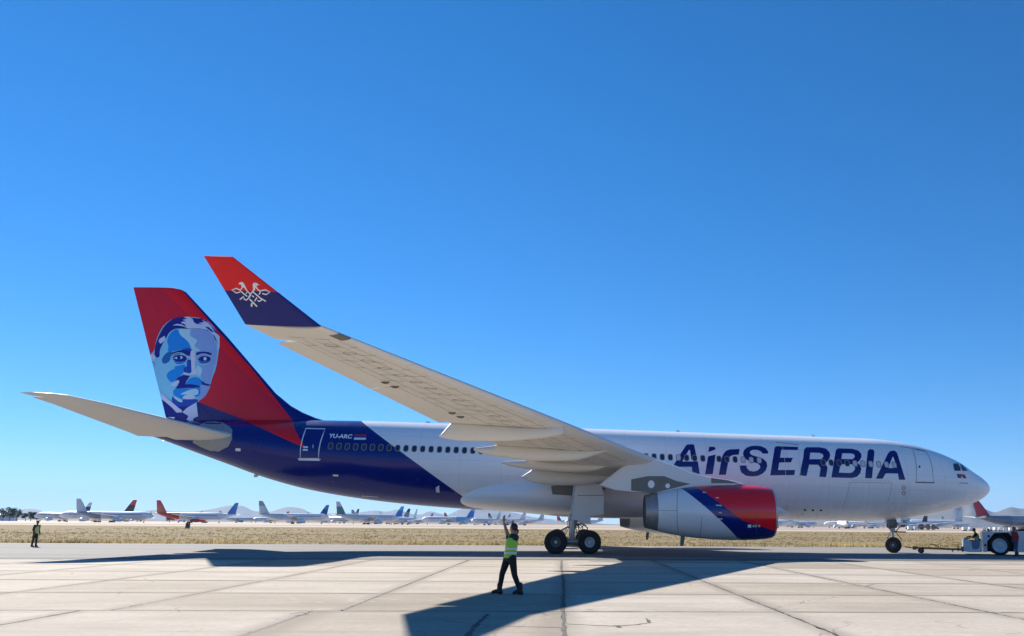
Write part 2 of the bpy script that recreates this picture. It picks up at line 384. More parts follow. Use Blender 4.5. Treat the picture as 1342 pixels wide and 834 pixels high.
def plain(name, c, rough=.3, coat=.3): return paint(name, lambda t: (lambda q: (setattr(q.outputs[0], 'default_value', C(c)), q.outputs[0])[1])(t.new('ShaderNodeRGB')), rough, coat)
M_WHITE = plain('white_paint', WHITE, .24, .22); M_GREYP = plain('wing_grey_paint', (.76, .725, .66), .42, .05); M_NAVY = plain('navy_paint', NAVY, .22, .25)
M_LGREY = plain('light_grey_paint', (.72, .725, .73), .4, .05); M_DGREY = mat('dark_grey_panel', (.16, .155, .145), .5, var=.12)
M_METAL = mat('bare_metal', (.62, .61, .60), .28, .95, var=.08); M_DMETAL = mat('dark_metal', (.16, .155, .15), .45, .7, var=.15); M_STEEL = mat('gear_steel', (.42, .41, .40), .4, .55, var=.15)
M_RUB = mat('tyre_rubber', (.022, .021, .021), .78, var=.25, vscale=6); M_BLACK = mat('black_recess', (.012, .012, .013), .7)
M_GLASS = mat('window_glass', (.028, .036, .055), .12, 0, var=.2, coat=.4); M_SHADE = mat('closed_window_blind', (.58, .59, .61), .45, var=.05); M_LETTER = plain('navy_lettering', (.008, .014, .16), .3, .15)
M_SEAM = mat('wing_seam', (.27, .245, .21), .6, var=.15); M_PLATE = mat('seal_plate', (.34, .345, .34), .35, .2, var=.1); M_FAINT = mat('faint_gap', (.30, .30, .31), .6, var=.1); M_RIM = mat('window_rim', (.20, .21, .27), .4, var=.05); M_MARK = mat('white_marking', (.86, .86, .87), .45, var=.04); M_LINE = mat('panel_gap', (.085, .085, .09), .6, var=.1); M_REDF = mat('flag_red', (.42, .03, .04), .45); M_BLUEF = mat('flag_blue', (.02, .035, .2), .45)

# ---- fuselage
def zc(X): return 4.676+.01996*X
FT = [(-.20, 4.365, 4.335, .02), (-.16, 4.53, 4.17, .2), (-.05, 4.70, 4.01, .37), (.12, 4.87, 3.86, .56), (.5, 5.16, 3.60, .88), (1.11, 5.54, 3.33, 1.24), (1.96, 6.12, 3.08, 1.62), (3.10, 6.64, 2.80, 2.04),
      (4.36, 7.07, 2.55, 2.36), (6.18, 7.46, 2.26, 2.66), (8.24, 7.655, 2.10, 2.79), (10.5, zc(10.5)+2.82, zc(10.5)-2.82, 2.82), (20, zc(20)+2.82, zc(20)-2.82, 2.82), (30, zc(30)+2.82, zc(30)-2.82, 2.82),
      (35.0, 8.20, 2.58, 2.82), (38.3, 8.26, 2.78, 2.80), (41.4, 8.32, 3.06, 2.73), (43.9, 8.34, 3.38, 2.61), (46.4, 8.34, 3.82, 2.43), (48.95, 8.31, 4.48, 2.16), (51.5, 8.27, 5.34, 1.79),
      (53.6, 8.21, 6.06, 1.42), (55.2, 8.10, 6.62, 1.08), (56.3, 7.95, 7.0, .70), (57.0, 7.75, 7.2, .36)]
def ring(X, n=72):
    t, b, hw = interp(FT, X); c, h = (t+b)/2, (t-b)/2
    return [Vector((-X, hw*math.sin(2*math.pi*k/n), c+h*math.cos(2*math.pi*k/n))) for k in range(n)]
XS = [-.20, -.185, -.16, -.12, -.05, .03, .12, .25, .4, .6, .8]+[1+.3*k for k in range(34)]+[11.5+1.0*k for k in range(23)]+[34+.6*k for k in range(38)]+[56.6, 56.85, 57.0]
fb = MB().loft([ring(X) for X in XS], 0, True)
FUSB = BVHTree.FromPolygons(fb.v, fb.f)
def hit(b, u, v):
    d = ray(u, v).normalized(); p, n, i, _ = b.ray_cast(CAMP, d)
    if p is None: return None, None
    return p, (n if n.dot(d) < 0 else -n)
def xz(b, u, v): p = hit(b, u, v)[0]; return (p.x, p.z)
def fus_colour(t):
    white_side = t.half((-42.78, 8.14), (-35.43, 3.10))
    c = t.mix(white_side, C(NAVY), C(WHITE))
    r1 = t.half(xz(FUSB, 393.3, 576), xz(FUSB, 384.5, 555)); r2 = t.half(xz(FUSB, 335, 558), xz(FUSB, 392.7, 584.4))
    return t.mix(t.math('MULTIPLY', r1, r2), c, C(RED2))
M_FUS = paint('fuselage_livery', fus_colour, seams=True)
FUS = fb.done('fuselage', [M_FUS], AIR, True, 60, True)
# wing-to-body fairing
BT = [(13.5, 2.9, 2.36, 1.0), (15, 3.4, 2.14, 1.85), (17, 4.05, 2.07, 2.66), (20, 4.6, 2.05, 3.0), (26, 4.8, 2.05, 3.08), (29, 4.8, 2.11, 3.06), (31, 4.76, 2.27, 2.98), (33, 4.66, 2.44, 2.80), (34.4, 4.5, 2.555, 2.56), (35.2, 4.3, 2.63, 2.30), (35.75, 4.02, 2.74, 2.0), (36.05, 3.75, 2.88, 1.65), (36.2, 3.4, 3.1, 1.1)]
def bring(X, n=56):
    t, b, hw = interp(BT, X); c, h = b+(t-b)*.52, (t-b)/2; o = []
    for k in range(n):
        a = 2*math.pi*k/n; sx, cx = math.sin(a), math.cos(a); e = 2/2.5
        o.append(Vector((-X, hw*math.copysign(abs(sx)**e, sx), c+h*math.copysign(abs(cx)**e, cx))))
    return o
bb = MB().loft([bring(13.5+.45*k) for k in range(48)]+[bring(q) for q in (35.2, 35.45, 35.7, 35.9, 36.05, 36.15, 36.2)], 0, True); BELB = BVHTree.FromPolygons(bb.v, bb.f)
bb.done('belly_fairing', [M_WHITE], AIR, True, 60, True)

# ---- lifting surfaces
def yt(s, t): return 5*t*(.2969*math.sqrt(max(s, 0))-.126*s-.3516*s*s+.2843*s**3-.1036*s**4)
def camber(s, m): return m*(4*s*(1-s)*.55+.9*math.sin(math.pi*s)**2*s)
def lin(tab, q):
    for a, b in zip(tab, tab[1:]):
        if q <= b[0]:
            t = (q-a[0])/(b[0]-a[0]); return [a[i]+(b[i]-a[i])*t for i in range(1, len(a))]
    return list(tab[-1][1:])
def section(le, te, nrm, t, m, s0, s1, n=9, scale=1):
    le, te = Vector(le), Vector(te); ch = te-le; L = ch.length; nrm = Vector(nrm)
    ss = [s0+(s1-s0)*(.5-.5*math.cos(math.pi*k/(n-1))) if s0 < .01 else s0+(s1-s0)*k/(n-1) for k in range(n)]
    up = [le+ch*s+nrm*L*(camber(s, m)+yt(s, t)) for s in ss]; lo = [le+ch*s+nrm*L*(camber(s, m)-yt(s, t)) for s in ss]
    return up+lo[::-1]
WT = [(1.5, -18.7, 4.2, -30.9, 4.30, .125), (2.8, -19.6, 4.32, -31.0, 4.45, .13), (9.4, -24.19, 5.26, -31.5, 5.22, .108), (17.7, -29.97, 6.50, -35.25, 6.44, .10), (28.8, -37.7, 8.10, -40.2, 8.10, .092)]
def wsec(y, s0, s1, sg, n=9):
    lx, lz, tx_, tz, t = lin(WT, y); return section((lx, sg*y, lz), (tx_, sg*y, tz), (0, 0, 1), t, .012, s0, s1, n)
def spans(a, b, step=1.2):
    n = max(1, int((b-a)/step)); k = [a+(b-a)*i/n for i in range(n+1)]+[q for q in (2.8, 9.4, 17.7) if a < q < b]; return sorted(set(k))
def rot_about(pts, a, b, ang):
    a, b = Vector(a), Vector(b); M_ = Matrix.Translation(a) @ Matrix.Rotation(ang, 4, (b-a).normalized()) @ Matrix.Translation(-a); return [M_ @ p for p in pts]
def wing_colour(t): return (lambda q: (setattr(q.outputs[0], 'default_value', C((.50, .495, .475))), q.outputs[0])[1])(t.new('ShaderNodeRGB'))
def make_wing(sg):
    W_ = empty('wing', (0, 0, 0)); W_.parent = AIR; W_.location = (0, 0, 0)
    mb = MB().loft([wsec(y, .10, .74, sg, 12) for y in spans(1.5, 28.8)], 0)
    for a, b in ((1.5, 3.58), (8.65, 10.15), (28.25, 28.8)): mb.loft([wsec(y, 0, .0999, sg, 8) for y in spans(a, b)], 0)
    mb.loft([wsec(y, .7401, 1, sg, 6) for y in spans(27.45, 28.8)], 0)
    mb.done('wing_box', [M_GREYP], W_, True, 35, True)
    for a, b in ((3.6, 8.63), (10.17, 13.98), (14.0, 17.83), (17.85, 21.58), (21.6, 25.18), (25.2, 28.23)):
        MB().loft([wsec(y, 0, .097, sg, 8) for y in spans(a, b)], 0).done('slat', [M_LGREY], W_, True, 35, True)
    for a, b in ((2.9, 9.37), (9.43, 17.62)):
        MB().loft([wsec(y, .742, 1, sg, 6) for y in spans(a, b)], 0).done('flap', [M_GREYP], W_, True, 35, True)
    for a, b in ((17.7, 22.52), (22.56, 27.4)):
        def hp(y): lx, lz, tx_, tz, t = lin(WT, y); return Vector((lx+(tx_-lx)*.745, sg*y, lz+(tz-lz)*.745))
        A, B = hp(a), hp(b); rings = [rot_about(wsec(y, .752, 1, sg, 6), A, B, -sg*R(11)) for y in spans(a, b)]
        MB().loft(rings, 0).done('aileron', [M_GREYP], W_, True, 35, True)
    # winglet
    rings = []
    for k in range(9):
        t = k/8; y = 28.8+1.3*t; z = 8.10+1.95*t; e = t
        le = (-37.7-2.65*e, sg*y, z); te = (-40.2-1.07*e, sg*y, z-.0*t)
        dy, dz = 1.3, 1.95; L = math.hypot(dy, dz); rings.append(section(le, te, (0, -sg*dz/L, dy/L), .085-.02*t, .0, 0, 1, 12))
    wl = MB().loft(rings, 0)
    if sg < 0:
        wb = BVHTree.FromPolygons(wl.v, wl.f); make_wing.wl = wb
        def col(t): return t.mix(t.half(xz(wb, 296, 380.9), xz(wb, 358, 382.8)), C(NAVY), C(RED2))
        make_wing.mw = paint('winglet_livery', col, .3, .1)
    wl.done('winglet', [make_wing.mw], W_, True, 40, True)
    # flap track fairings
    for y, ttop, bots in ((16.8, (577, 570.8), ((576, 573), (592, 576.4), (610, 578), (650, 578.5), (700, 575.5), (738, 569))), (12.6, (621, 587.6), ((621, 590.5), (634, 595), (651, 598.4), (704, 604.5), (750, 604), (796, 591.5))),
            (9.1, (658, 605), ((658, 608), (672, 612), (692, 615), (747, 619), (776, 617.5), (803, 609))), (6.3, (683.5, 624.8), ((683.5, 626), (692, 630.5), (704, 634), (740, 636.5), (776, 634.5), (818, 624)))):
        Bp = [(-aty(u, v, -y).x, aty(u, v, -y).z) for u, v in bots][::-1]; tp = aty(*ttop, -y); lx, lz, tx_, tz, t = lin(WT, y); xa, xb = Bp[0][0], Bp[-1][0]; rings = []; n = 44
        for k in range(n+1):
            s = (k/n)**.9 if k < n else 1; X = xa+(xb-xa)*s; bot = interp(Bp, X)[0]; cs = max(0, min(1, (-X-lx)/(tx_-lx))); wz = lz+(tz-lz)*cs-(yt(cs, t)-camber(cs, .012))*(lx-tx_)
            top = wz+.06 if -X > tx_ else tz+(tp.z-tz)*((tx_+X)/max(.05, tx_-tp.x)); top = max(top, bot+.05); top = max(top, wz+.02) if -X > tx_ else top
            prof = min(1, s/.28)**.7*min(1, (1-s)/.5+.18)**.6; hw = .02+.27*prof
            m_ = (top+bot)/2; h = (top-bot)/2
            rings.append([Vector((-X, sg*y+hw*math.copysign(abs(math.sin(a))**.8, math.sin(a))*(1 if math.cos(a) > 0 else (1-.45*abs(math.cos(a))**1.5)), m_+h*math.copysign(abs(math.cos(a))**.9, math.cos(a)))) for a in [2*math.pi*j/18 for j in range(18)]])
        MB().loft(rings, 0).done('flap_track_fairing', [M_GREYP], W_, True, 50, True)
    # skin seams on the lower surface
    def low(y, s, e=.006):
        lx, lz, tx_, tz, t = lin(WT, y); return Vector((lx+(tx_-lx)*s, sg*y, lz+(tz-lz)*s+(camber(s, .012)-yt(s, t))*(lx-tx_)-e))
    mb = MB()
    for s0 in (.16, .30, .46, .62):
        ys = [10.3+k*.6 for k in range(30)]; wd = .012
        for a, b in zip(ys, ys[1:]): mb.add([low(a, s0-.0026), low(b, s0-.0026), low(b, s0+.0026), low(a, s0+.0026)], [(0, 1, 2, 3)])
    for k in range(24):
        y = 10.6+k*.75; ss = [.12+.1*q for q in range(7)]
        for a, b in zip(ss, ss[1:]):
            if (k*7+int(a*10)) % 3: mb.add([low(y-.012, a), low(y-.012, b), low(y+.012, b), low(y+.012, a)], [(0, 1, 2, 3)])
    for k in range(22):
        y = 10.9+k*.78; c = .385; L_ = lin(WT, y); ch = L_[0]-L_[2]
        mb.add([low(y+.13*math.cos(q), c+.24/ch*math.sin(q), .007) for q in [2*math.pi*j/14 for j in range(14)]]+[low(y+.105*math.cos(q), c+.21/ch*math.sin(q), .007) for q in [2*math.pi*j/14 for j in range(14)]], [(j, (j+1) % 14, 14+(j+1) % 14, 14+j) for j in range(14)])
    mb.done('skin_seams', [M_SEAM], W_, False, None, True)
    # aileron actuators and a navigation light lens
    for y in (23.15, 22.6, 18.95, 18.35):
        lx, lz, tx_, tz, t = lin(WT, y); x = lx+(tx_-lx)*.72; z = lz+(tz-lz)*.72-(yt(.72, t)-camber(.72, .012))*(lx-tx_)
        mb = MB().tube([(x+.10, sg*y, z+.02), (x, sg*y, z-.05), (x-.12, sg*y, z-.055), (x-.30, sg*y, z-.01)], [.02, .042, .04, .012], 8)
        mb.done('aileron_actuator', [M_DMETAL], W_, True, 60, True)
    lx, lz, tx_, tz, t = lin(WT, 28.1)
    mb = MB().loft([wsec(y, 0, .12, sg, 6) for y in (27.75, 28.0, 28.2)], 0)
    for q in mb.v: q.x += .012; q.z -= .012
    mb.done('position_light', [M_DGREY], W_, True, 60, True)
    return W_
WNG = make_wing(-1); make_wing(1)

HT = [(.6, -49.9, 6.95, -56.6, 7.0, .10), (2.3, -51.2, 7.15, -57.0, 7.30, .10), (8.4, -56.1, 8.25, -58.75, 8.27, .09), (9.2, -57.0, 8.40, -59.1, 8.40, .085), (9.55, -57.75, 8.46, -59.32, 8.46, .07), (9.7, -58.6, 8.49, -59.42, 8.49, .05)]
def hsec(y, s0, s1, sg, n=9):
    lx, lz, tx_, tz, t = lin(HT, y); return section((lx, sg*y, lz), (tx_, sg*y, tz), (0, 0, 1), t, -.004, s0, s1, n)
for sg in (-1, 1):
    H_ = empty('horizontal_stabilizer'); H_.parent = AIR
    mb = MB().loft([hsec(y, 0, .70, sg, 12) for y in (.6, 1.4, 2.3, 4, 6, 8, 9.2, 9.5, 9.7)]); mb.loft([hsec(y, .7005, 1, sg, 5) for y in (9.15, 9.2, 9.5, 9.7)])
    mb.done('stabilizer_box', [M_GREYP], H_, True, 35, True)
    a, b = (lin(HT, 1.6), lin(HT, 8.9))
    A = Vector((a[0]+(a[2]-a[0])*.7, sg*1.6, a[1]+(a[3]-a[1])*.7)); B = Vector((b[0]+(b[2]-b[0])*.7, sg*8.9, b[1]+(b[3]-b[1])*.7))
    MB().loft([rot_about(hsec(y, .704, 1, sg, 6), A, B, -sg*R(7)) for y in (1.6, 2.3, 4, 6, 8, 9.1)]).done('elevator', [M_GREYP], H_, True, 35, True)

VT = [(7.5, -43.6, -55.62), (8.0, -44.4, -55.84), (8.25, -45.2, -55.94), (8.5, -46.15, -56.04), (8.85, -47.05, -56.17), (9.3, -47.9, -56.34), (10.14, -49.0, -56.67), (14.0, -52.68, -58.15), (17.1, -55.85, -59.34), (17.26, -56.15, -59.40), (17.36, -56.6, -59.43)]
def vsec(z, s0, s1, n=12):
    lx, tx_ = lin(VT, z); L = lx-tx_; t = .095*min(1, 8.2/L); return section((lx, 0, z), (tx_, 0, z), (0, -1, 0), t, 0, s0, s1, n)
VZ = [7.5, 8.0, 8.25, 8.5, 8.85, 9.3, 10.14, 11, 12, 13, 14, 15, 16, 17.1, 17.26, 17.36]
skin = MB().loft([vsec(z, 0, 1, 40) for z in VZ]); FINB = BVHTree.FromPolygons(skin.v, skin.f)
def fin_colour(t):
    r1 = t.half(xz(FINB, 383, 551), xz(FINB, 347, 505)); r2 = t.half(xz(FINB, 259, 527), xz(FINB, 322, 551))
    edge = t.half(xz(FINB, 383, 550), xz(FINB, 214, 380)); le = t.half(xz(FINB, 350, 506), xz(FINB, 240, 382))  # le: blue reflection along the leading edge, painted in as a thin navy strip
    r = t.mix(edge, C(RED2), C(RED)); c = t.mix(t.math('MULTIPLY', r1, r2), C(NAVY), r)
    c = t.mix(le, C(NAVY), c); X = t.pos()[1]; pa, pb = xz(FINB, 204, 452), xz(FINB, 221, 530)          # pale edge of the portrait on the rudder
    strip = t.math('MULTIPLY', t.half(pb, pa), t.math('MULTIPLY', t.math('LESS_THAN', X[2], xz(FINB, 206, 468)[1]), t.math('GREATER_THAN', X[2], xz(FINB, 221, 520)[1])))
    return t.mix(strip, c, (.22, .62, .94, 1))
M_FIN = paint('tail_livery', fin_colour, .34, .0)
V_ = empty('vertical_stabilizer'); V_.parent = AIR
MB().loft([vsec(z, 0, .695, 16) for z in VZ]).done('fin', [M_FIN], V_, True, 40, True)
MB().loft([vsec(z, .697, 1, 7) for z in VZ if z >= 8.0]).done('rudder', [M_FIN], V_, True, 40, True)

# ---- markings: outlines read from the photograph, laid on the skin they are painted on
def inside(p, loops):
    c = False; x, y = p
    for L in loops:
        n = len(L); j = n-1
        for i in range(n):
            if (L[i][1] > y) != (L[j][1] > y) and x < (L[j][0]-L[i][0])*(y-L[i][1])/(L[j][1]-L[i][1])+L[i][0]: c = not c
            j = i
    return c
def smooth_loop(L, it=1):
    for _ in range(it):
        o = []
        for i in range(len(L)):
            a, b = L[i], L[(i+1) % len(L)]; o += [(a[0]*.75+b[0]*.25, a[1]*.75+b[1]*.25), (a[0]*.25+b[0]*.75, a[1]*.25+b[1]*.75)]
        L = o
    return L
def decal(name, loops, bvh, m, parent, off=.006, grid=3.0):
    pts = []; edges = []
    for L in loops:
        s0 = len(pts); n = len(L)
        for i in range(n):
            a, b = L[i], L[(i+1) % n]; k = max(1, int(math.hypot(b[0]-a[0], b[1]-a[1])/grid))
            pts += [(a[0]+(b[0]-a[0])*j/k, a[1]+(b[1]-a[1])*j/k) for j in range(k)]
        edges += [(i, i+1) for i in range(s0, len(pts)-1)]+[(len(pts)-1, s0)]
    xs, ys = [p[0] for p in pts], [p[1] for p in pts]; q = []
    gx = min(xs)+grid*.5
    while gx < max(xs):
        gy = min(ys)+grid*.5
        while gy < max(ys):
            if inside((gx, gy), loops): q.append((gx, gy))
            gy += grid
        gx += grid
    vv, _, ff, *_r2 = delaunay_2d_cdt([Vector(p) for p in pts+q], edges, [], 0, 1e-5)
    V = []; ok = []
    for p in vv:
        h, n = hit(bvh, p.x, p.y); ok.append(h is not None); V.append(h+n*off if h is not None else CAMP)
    F = [f for f in ff if all(ok[i] for i in f) and inside((sum(vv[i].x for i in f)/3, sum(vv[i].y for i in f)/3), loops)]
    used = sorted({i for f in F for i in f}); mp = {a: b for b, a in enumerate(used)}
    V = [V[i] for i in used]; F2 = []
    for f in F:
        g = [mp[i] for i in f]; nrm = (V[g[1]]-V[g[0]]).cross(V[g[2]]-V[g[0]]); F2.append(g if nrm.dot(CAMP-V[g[0]]) > 0 else g[::-1])
    return obj(name, V, F2, m, parent, True, world=True)
def stroke(pts, wd, closed=False):
    P = [Vector(p) for p in pts]; n = len(P); L, Rr = [], []
    for i, p in enumerate(P):
        a = P[(i-1) % n] if closed or i else P[i]; b = P[(i+1) % n] if closed or i < n-1 else P[i]
        d = (b-a).normalized(); nn = Vector((-d.y, d.x))*wd/2; L.append(tuple(p+nn)); Rr.append(tuple(p-nn))
    return [L, Rr] if closed else [L+Rr[::-1]]
def ell(cx, cy, rx, ry, n=18, rot=0):
    return [(cx+rx*math.cos(t)*math.cos(rot)-ry*math.sin(t)*math.sin(rot), cy+rx*math.cos(t)*math.sin(rot)+ry*math.sin(t)*math.cos(rot)) for t in [2*math.pi*k/n for k in range(n)]]
def sc(ox, oy, s): return lambda *L: [(ox+x/s, oy+y/s) for x, y in L]
def text_decal(name, body, u0, v0, wpx, hpx, bvh, m, parent, off=.012, shear=0.0, bold=.02, tilt=0.0):
    cu = bpy.data.curves.new(name, 'FONT'); cu.body = body; cu.offset = bold; cu.shear = shear; cu.resolution_u = 3
    to = bpy.data.objects.new(name, cu); COL.objects.link(to); bpy.context.view_layer.update()
    me = bpy.data.meshes.new_from_object(to.evaluated_get(bpy.context.evaluated_depsgraph_get()))
    bpy.data.objects.remove(to); bpy.data.curves.remove(cu)
    x0 = min(v.co.x for v in me.vertices); x1 = max(v.co.x for v in me.vertices); y0 = min(v.co.y for v in me.vertices); y1 = max(v.co.y for v in me.vertices)
    V = []
    for v in me.vertices:
        a, b = (v.co.x-x0)/(x1-x0), (v.co.y-y0)/(y1-y0); h, n = hit(bvh, u0+a*wpx, v0-b*hpx+a*tilt); V.append(h+n*off)
    F = [tuple(p.vertices) for p in me.polygons]; bpy.data.meshes.remove(me)
    return obj(name, V, F, m, parent, False, world=True)
# title along the forward fuselage
LT = empty('title_lettering'); LT.parent = AIR
a = sc(870, 575, 13.9); b = sc(950, 575, 13.9); c = sc(1030, 575, 7.894)
LET = [
 [a((60, 680), (180, 480), (290, 300), (400, 130), (430, 108), (535, 105), (552, 122), (600, 345), (612, 384), (502, 384), (475, 208), (455, 208), (335, 418), (620, 418), (655, 645), (530, 645), (515, 620), (512, 515), (280, 515), (185, 680))],
 [a((825, 150), (900, 150), (930, 160), (945, 178), (935, 203), (810, 248))], [a((805, 325), (942, 290), (930, 390), (890, 650), (750, 650))],
 [a((1000, 660), (1055, 360), (1072, 305), (1100, 258), (1140, 220), (1200, 198), (1382, 190), (1362, 295), (1262, 300), (1215, 320), (1190, 350), (1178, 400), (1130, 660))],
 [b((790, 275), (690, 275), (650, 232), (590, 207), (510, 207), (462, 228), (455, 268), (490, 300), (600, 335), (700, 370), (760, 430), (772, 500), (745, 580), (685, 640), (600, 680), (480, 690), (380, 675), (300, 620), (275, 550), (270, 490), (390, 490), (402, 540), (445, 585), (520, 600), (590, 585), (640, 540), (642, 495), (600, 455), (520, 430), (400, 390), (345, 340), (328, 270), (350, 210), (400, 165), (470, 138), (560, 130), (660, 140), (740, 175), (785, 230))],
 [[(1015.1, 587.2), (1016.2, 585.8), (1018, 585), (1046.2, 586.1), (1045.3, 590.2), (1023.9, 589.8), (1022.3, 600), (1039.3, 600.3), (1036.5, 606.1), (1021.3, 606.5), (1019.6, 616.2), (1042, 616.2), (1040.9, 622.9), (1009.3, 623.2)]],
 [c((140, 380), (178, 200), (188, 112), (212, 90), (350, 90), (415, 105), (450, 140), (458, 172), (448, 210), (420, 245), (395, 258), (425, 285), (430, 310), (415, 400), (345, 396), (358, 305), (335, 272), (240, 270), (212, 388)), c((252, 146), (345, 148), (380, 162), (388, 185), (368, 213), (243, 214))],
 [c((470, 402), (512, 140), (520, 115), (540, 101), (690, 107), (750, 125), (780, 160), (780, 195), (758, 232), (735, 248), (768, 275), (780, 312), (768, 360), (735, 395), (680, 408)), c((583, 152), (680, 154), (708, 168), (712, 190), (690, 214), (572, 211)), c((565, 265), (680, 267), (712, 285), (714, 318), (690, 348), (660, 357), (548, 353))],
 [c((818, 408), (845, 135), (855, 118), (872, 110), (900, 113), (912, 125), (915, 145), (890, 411))],
 [c((930, 415), (1055, 155), (1075, 132), (1100, 125), (1128, 126), (1150, 150), (1236, 426), (1168, 425), (1158, 362), (1032, 360), (1000, 415)), c((1057, 305), (1102, 190), (1112, 190), (1150, 305))]]
for L in LET: decal('letter', L, FUSB, M_LETTER, LT, .008, 3.2)
# registration, flags
REG = text_decal('registration', 'YU-ARC', 431.8, 574.2, 30.2, 5.6, FUSB, M_MARK, AIR, .010, .25, .035, 1.0)
def flag(pts_red, pts_blue, pts_white):
    F_ = empty('flag_marking'); F_.parent = AIR
    for n, p, m in (('stripe', pts_red, M_REDF), ('stripe', pts_blue, M_BLUEF), ('stripe', pts_white, M_MARK)): decal(n, [p], FUSB, m, F_, .010, 4)
flag([(464.6, 569.6), (480.6, 569.8), (480.2, 571.8), (464.4, 571.5)], [(464.4, 571.5), (480.2, 571.8), (479.8, 574), (464.1, 573.8)], [(464.1, 573.8), (479.8, 574.1), (479.4, 576.6), (463.8, 576.4)])
flag([(1253.2, 621), (1264.4, 622.2), (1266.6, 627.2), (1261.8, 627), (1261, 624.8), (1259, 624.4)], [(1253.4, 621.6), (1259, 624.4), (1260.2, 627), (1255.4, 626.4)], [(1259.4, 624.8), (1261, 624.8), (1262, 626.8), (1260.4, 626.8)])
decal('name_marking', stroke([(1257, 633.2), (1268.5, 633.6)], .8), FUSB, M_LINE, AIR, .010)
# passenger doors
def door(outline, m_out, wd, sill=None, extra=()):
    D = empty('passenger_door'); D.parent = AIR
    decal('door_panel', [outline], FUSB, M_FUS, D, .004, 3); decal('door_outline', stroke(outline, wd, True), FUSB, m_out, D, .0125, 3)
    if sill: decal('door_sill', [sill], FUSB, m_out, D, .014, 3)
    for n, L, m in extra: decal(n, L, FUSB, m, D, .014, 2)
d = sc(380, 550, 11.18)
door(d((235, 132), (515, 140), (478, 240), (445, 340), (425, 450), (418, 572), (150, 572), (155, 430), (180, 300), (210, 200)), M_MARK, 1.25, d((112, 570), (455, 578), (430, 606), (135, 600)),
     [('door_window', [d(*ell(325, 262, 13, 16, 10))], M_GLASS), ('door_placard', [d((195, 390), (268, 395), (262, 420), (192, 416))], M_MARK), ('door_placard', [d((190, 432), (264, 436), (260, 460), (188, 456))], M_MARK), ('door_handle', [d((335, 370), (345, 370), (342, 420), (332, 420))], M_MARK)])
door([(1196.5, 590.5), (1201, 589.6), (1213.5, 592.2), (1218, 600), (1221.5, 612), (1223.5, 632.5), (1200.5, 631.8), (1201, 612), (1199.5, 600)], M_LINE, .55, [(1199.5, 631.6), (1224.4, 632.4), (1224.2, 633.6), (1199.6, 632.8)], [('door_window', [ell(1204.9, 612, 1.3, 1.5, 10)], M_GLASS)])
door([(1024.8, 582.3), (1045.8, 583.8), (1047.5, 598), (1048.6, 612), (1049.8, 625.4), (1029.8, 625), (1028.6, 605), (1026.5, 592)], M_LGREY, .5, None, [('door_window', [ell(1035.5, 605, 1.4, 1.6, 10)], M_GLASS)])
decal('door_rain_gutter', stroke([(1017, 580), (1047, 583)], .55), FUSB, M_LINE, AIR, .012)
decal('door_rain_gutter', stroke([(1180, 585.5), (1212, 591)], .55), FUSB, M_LINE, AIR, .012)
CG = empty('cargo_door'); CG.parent = AIR
decal('cargo_panel', [[(1113.5, 633), (1169, 633.6), (1166.5, 650), (1161, 667), (1104, 667), (1110, 650)]], FUSB, M_FUS, CG, .004, 4)
for l in ([(1113.5, 632.5), (1169, 633.2)], [(1113.5, 633), (1110, 650), (1104, 667)], [(1169, 633), (1167.5, 645), (1163.5, 658)]): decal('door_gap', stroke(l, .4), FUSB, M_FAINT, CG, .012, 4)
for k in range(9): decal('hinge_cover', [[(1117+k*5.8, 629.2+k*.09), (1120+k*5.8, 629.2+k*.09), (1120+k*5.8, 630.2+k*.09), (1117+k*5.8, 630.2+k*.09)]], FUSB, M_LGREY, CG, .012)
for v in (639.3, 646.2):
    decal('static_port_ring', [ell(1184.3, v, 2.6, 2.6, 20), ell(1184.3, v, 1.9, 1.9, 20)], FUSB, M_REDF, AIR, .012); decal('static_port', [ell(1184.3, v, 1.3, 1.3, 14)], FUSB, M_LGREY, AIR, .011)
for u in (1055, 1065.3, 1076): decal('outflow_valve', [ell(u, 668.6+(u-1055)*.02, 1.7, 1.2, 12)], FUSB, M_BLACK, AIR, .010)
for L in ([(308.8, 587.6), (315.5, 588), (315.4, 591.6), (308.7, 591.2)], [(436.5, 622), (443.5, 622.4), (443.3, 624.6), (436.3, 624.2)]): decal('placard', [L], FUSB, M_MARK, AIR, .010)
decal('placard', stroke([(474, 650), (495, 651.5)], .7), FUSB, M_LGREY, AIR, .010); decal('placard', [[(571, 639), (575.5, 636), (576, 646), (571.5, 645)]], FUSB, M_LGREY, AIR, .010)
e8 = sc(250, 540, 8.34)
decal('stabilizer_seal_plate', [e8((100, 140), (160, 112), (260, 102), (350, 118), (430, 165), (455, 200), (450, 300), (410, 380), (300, 436), (210, 425), (110, 385), (20, 335))], FUSB, M_PLATE, AIR, .006, 3)
# cockpit glazing
h8 = sc(1225, 590, 13.9)
for L in (h8((335, 245), (425, 240), (470, 330), (472, 382), (358, 382), (335, 300)), h8((452, 250), (490, 262), (560, 330), (605, 380), (500, 384), (478, 320))):
    decal('cockpit_window', [L], FUSB, M_GLASS, AIR, .010, 2)
    decal('cockpit_window_frame', stroke(L, .5, True), FUSB, M_LGREY, AIR, .012, 2)
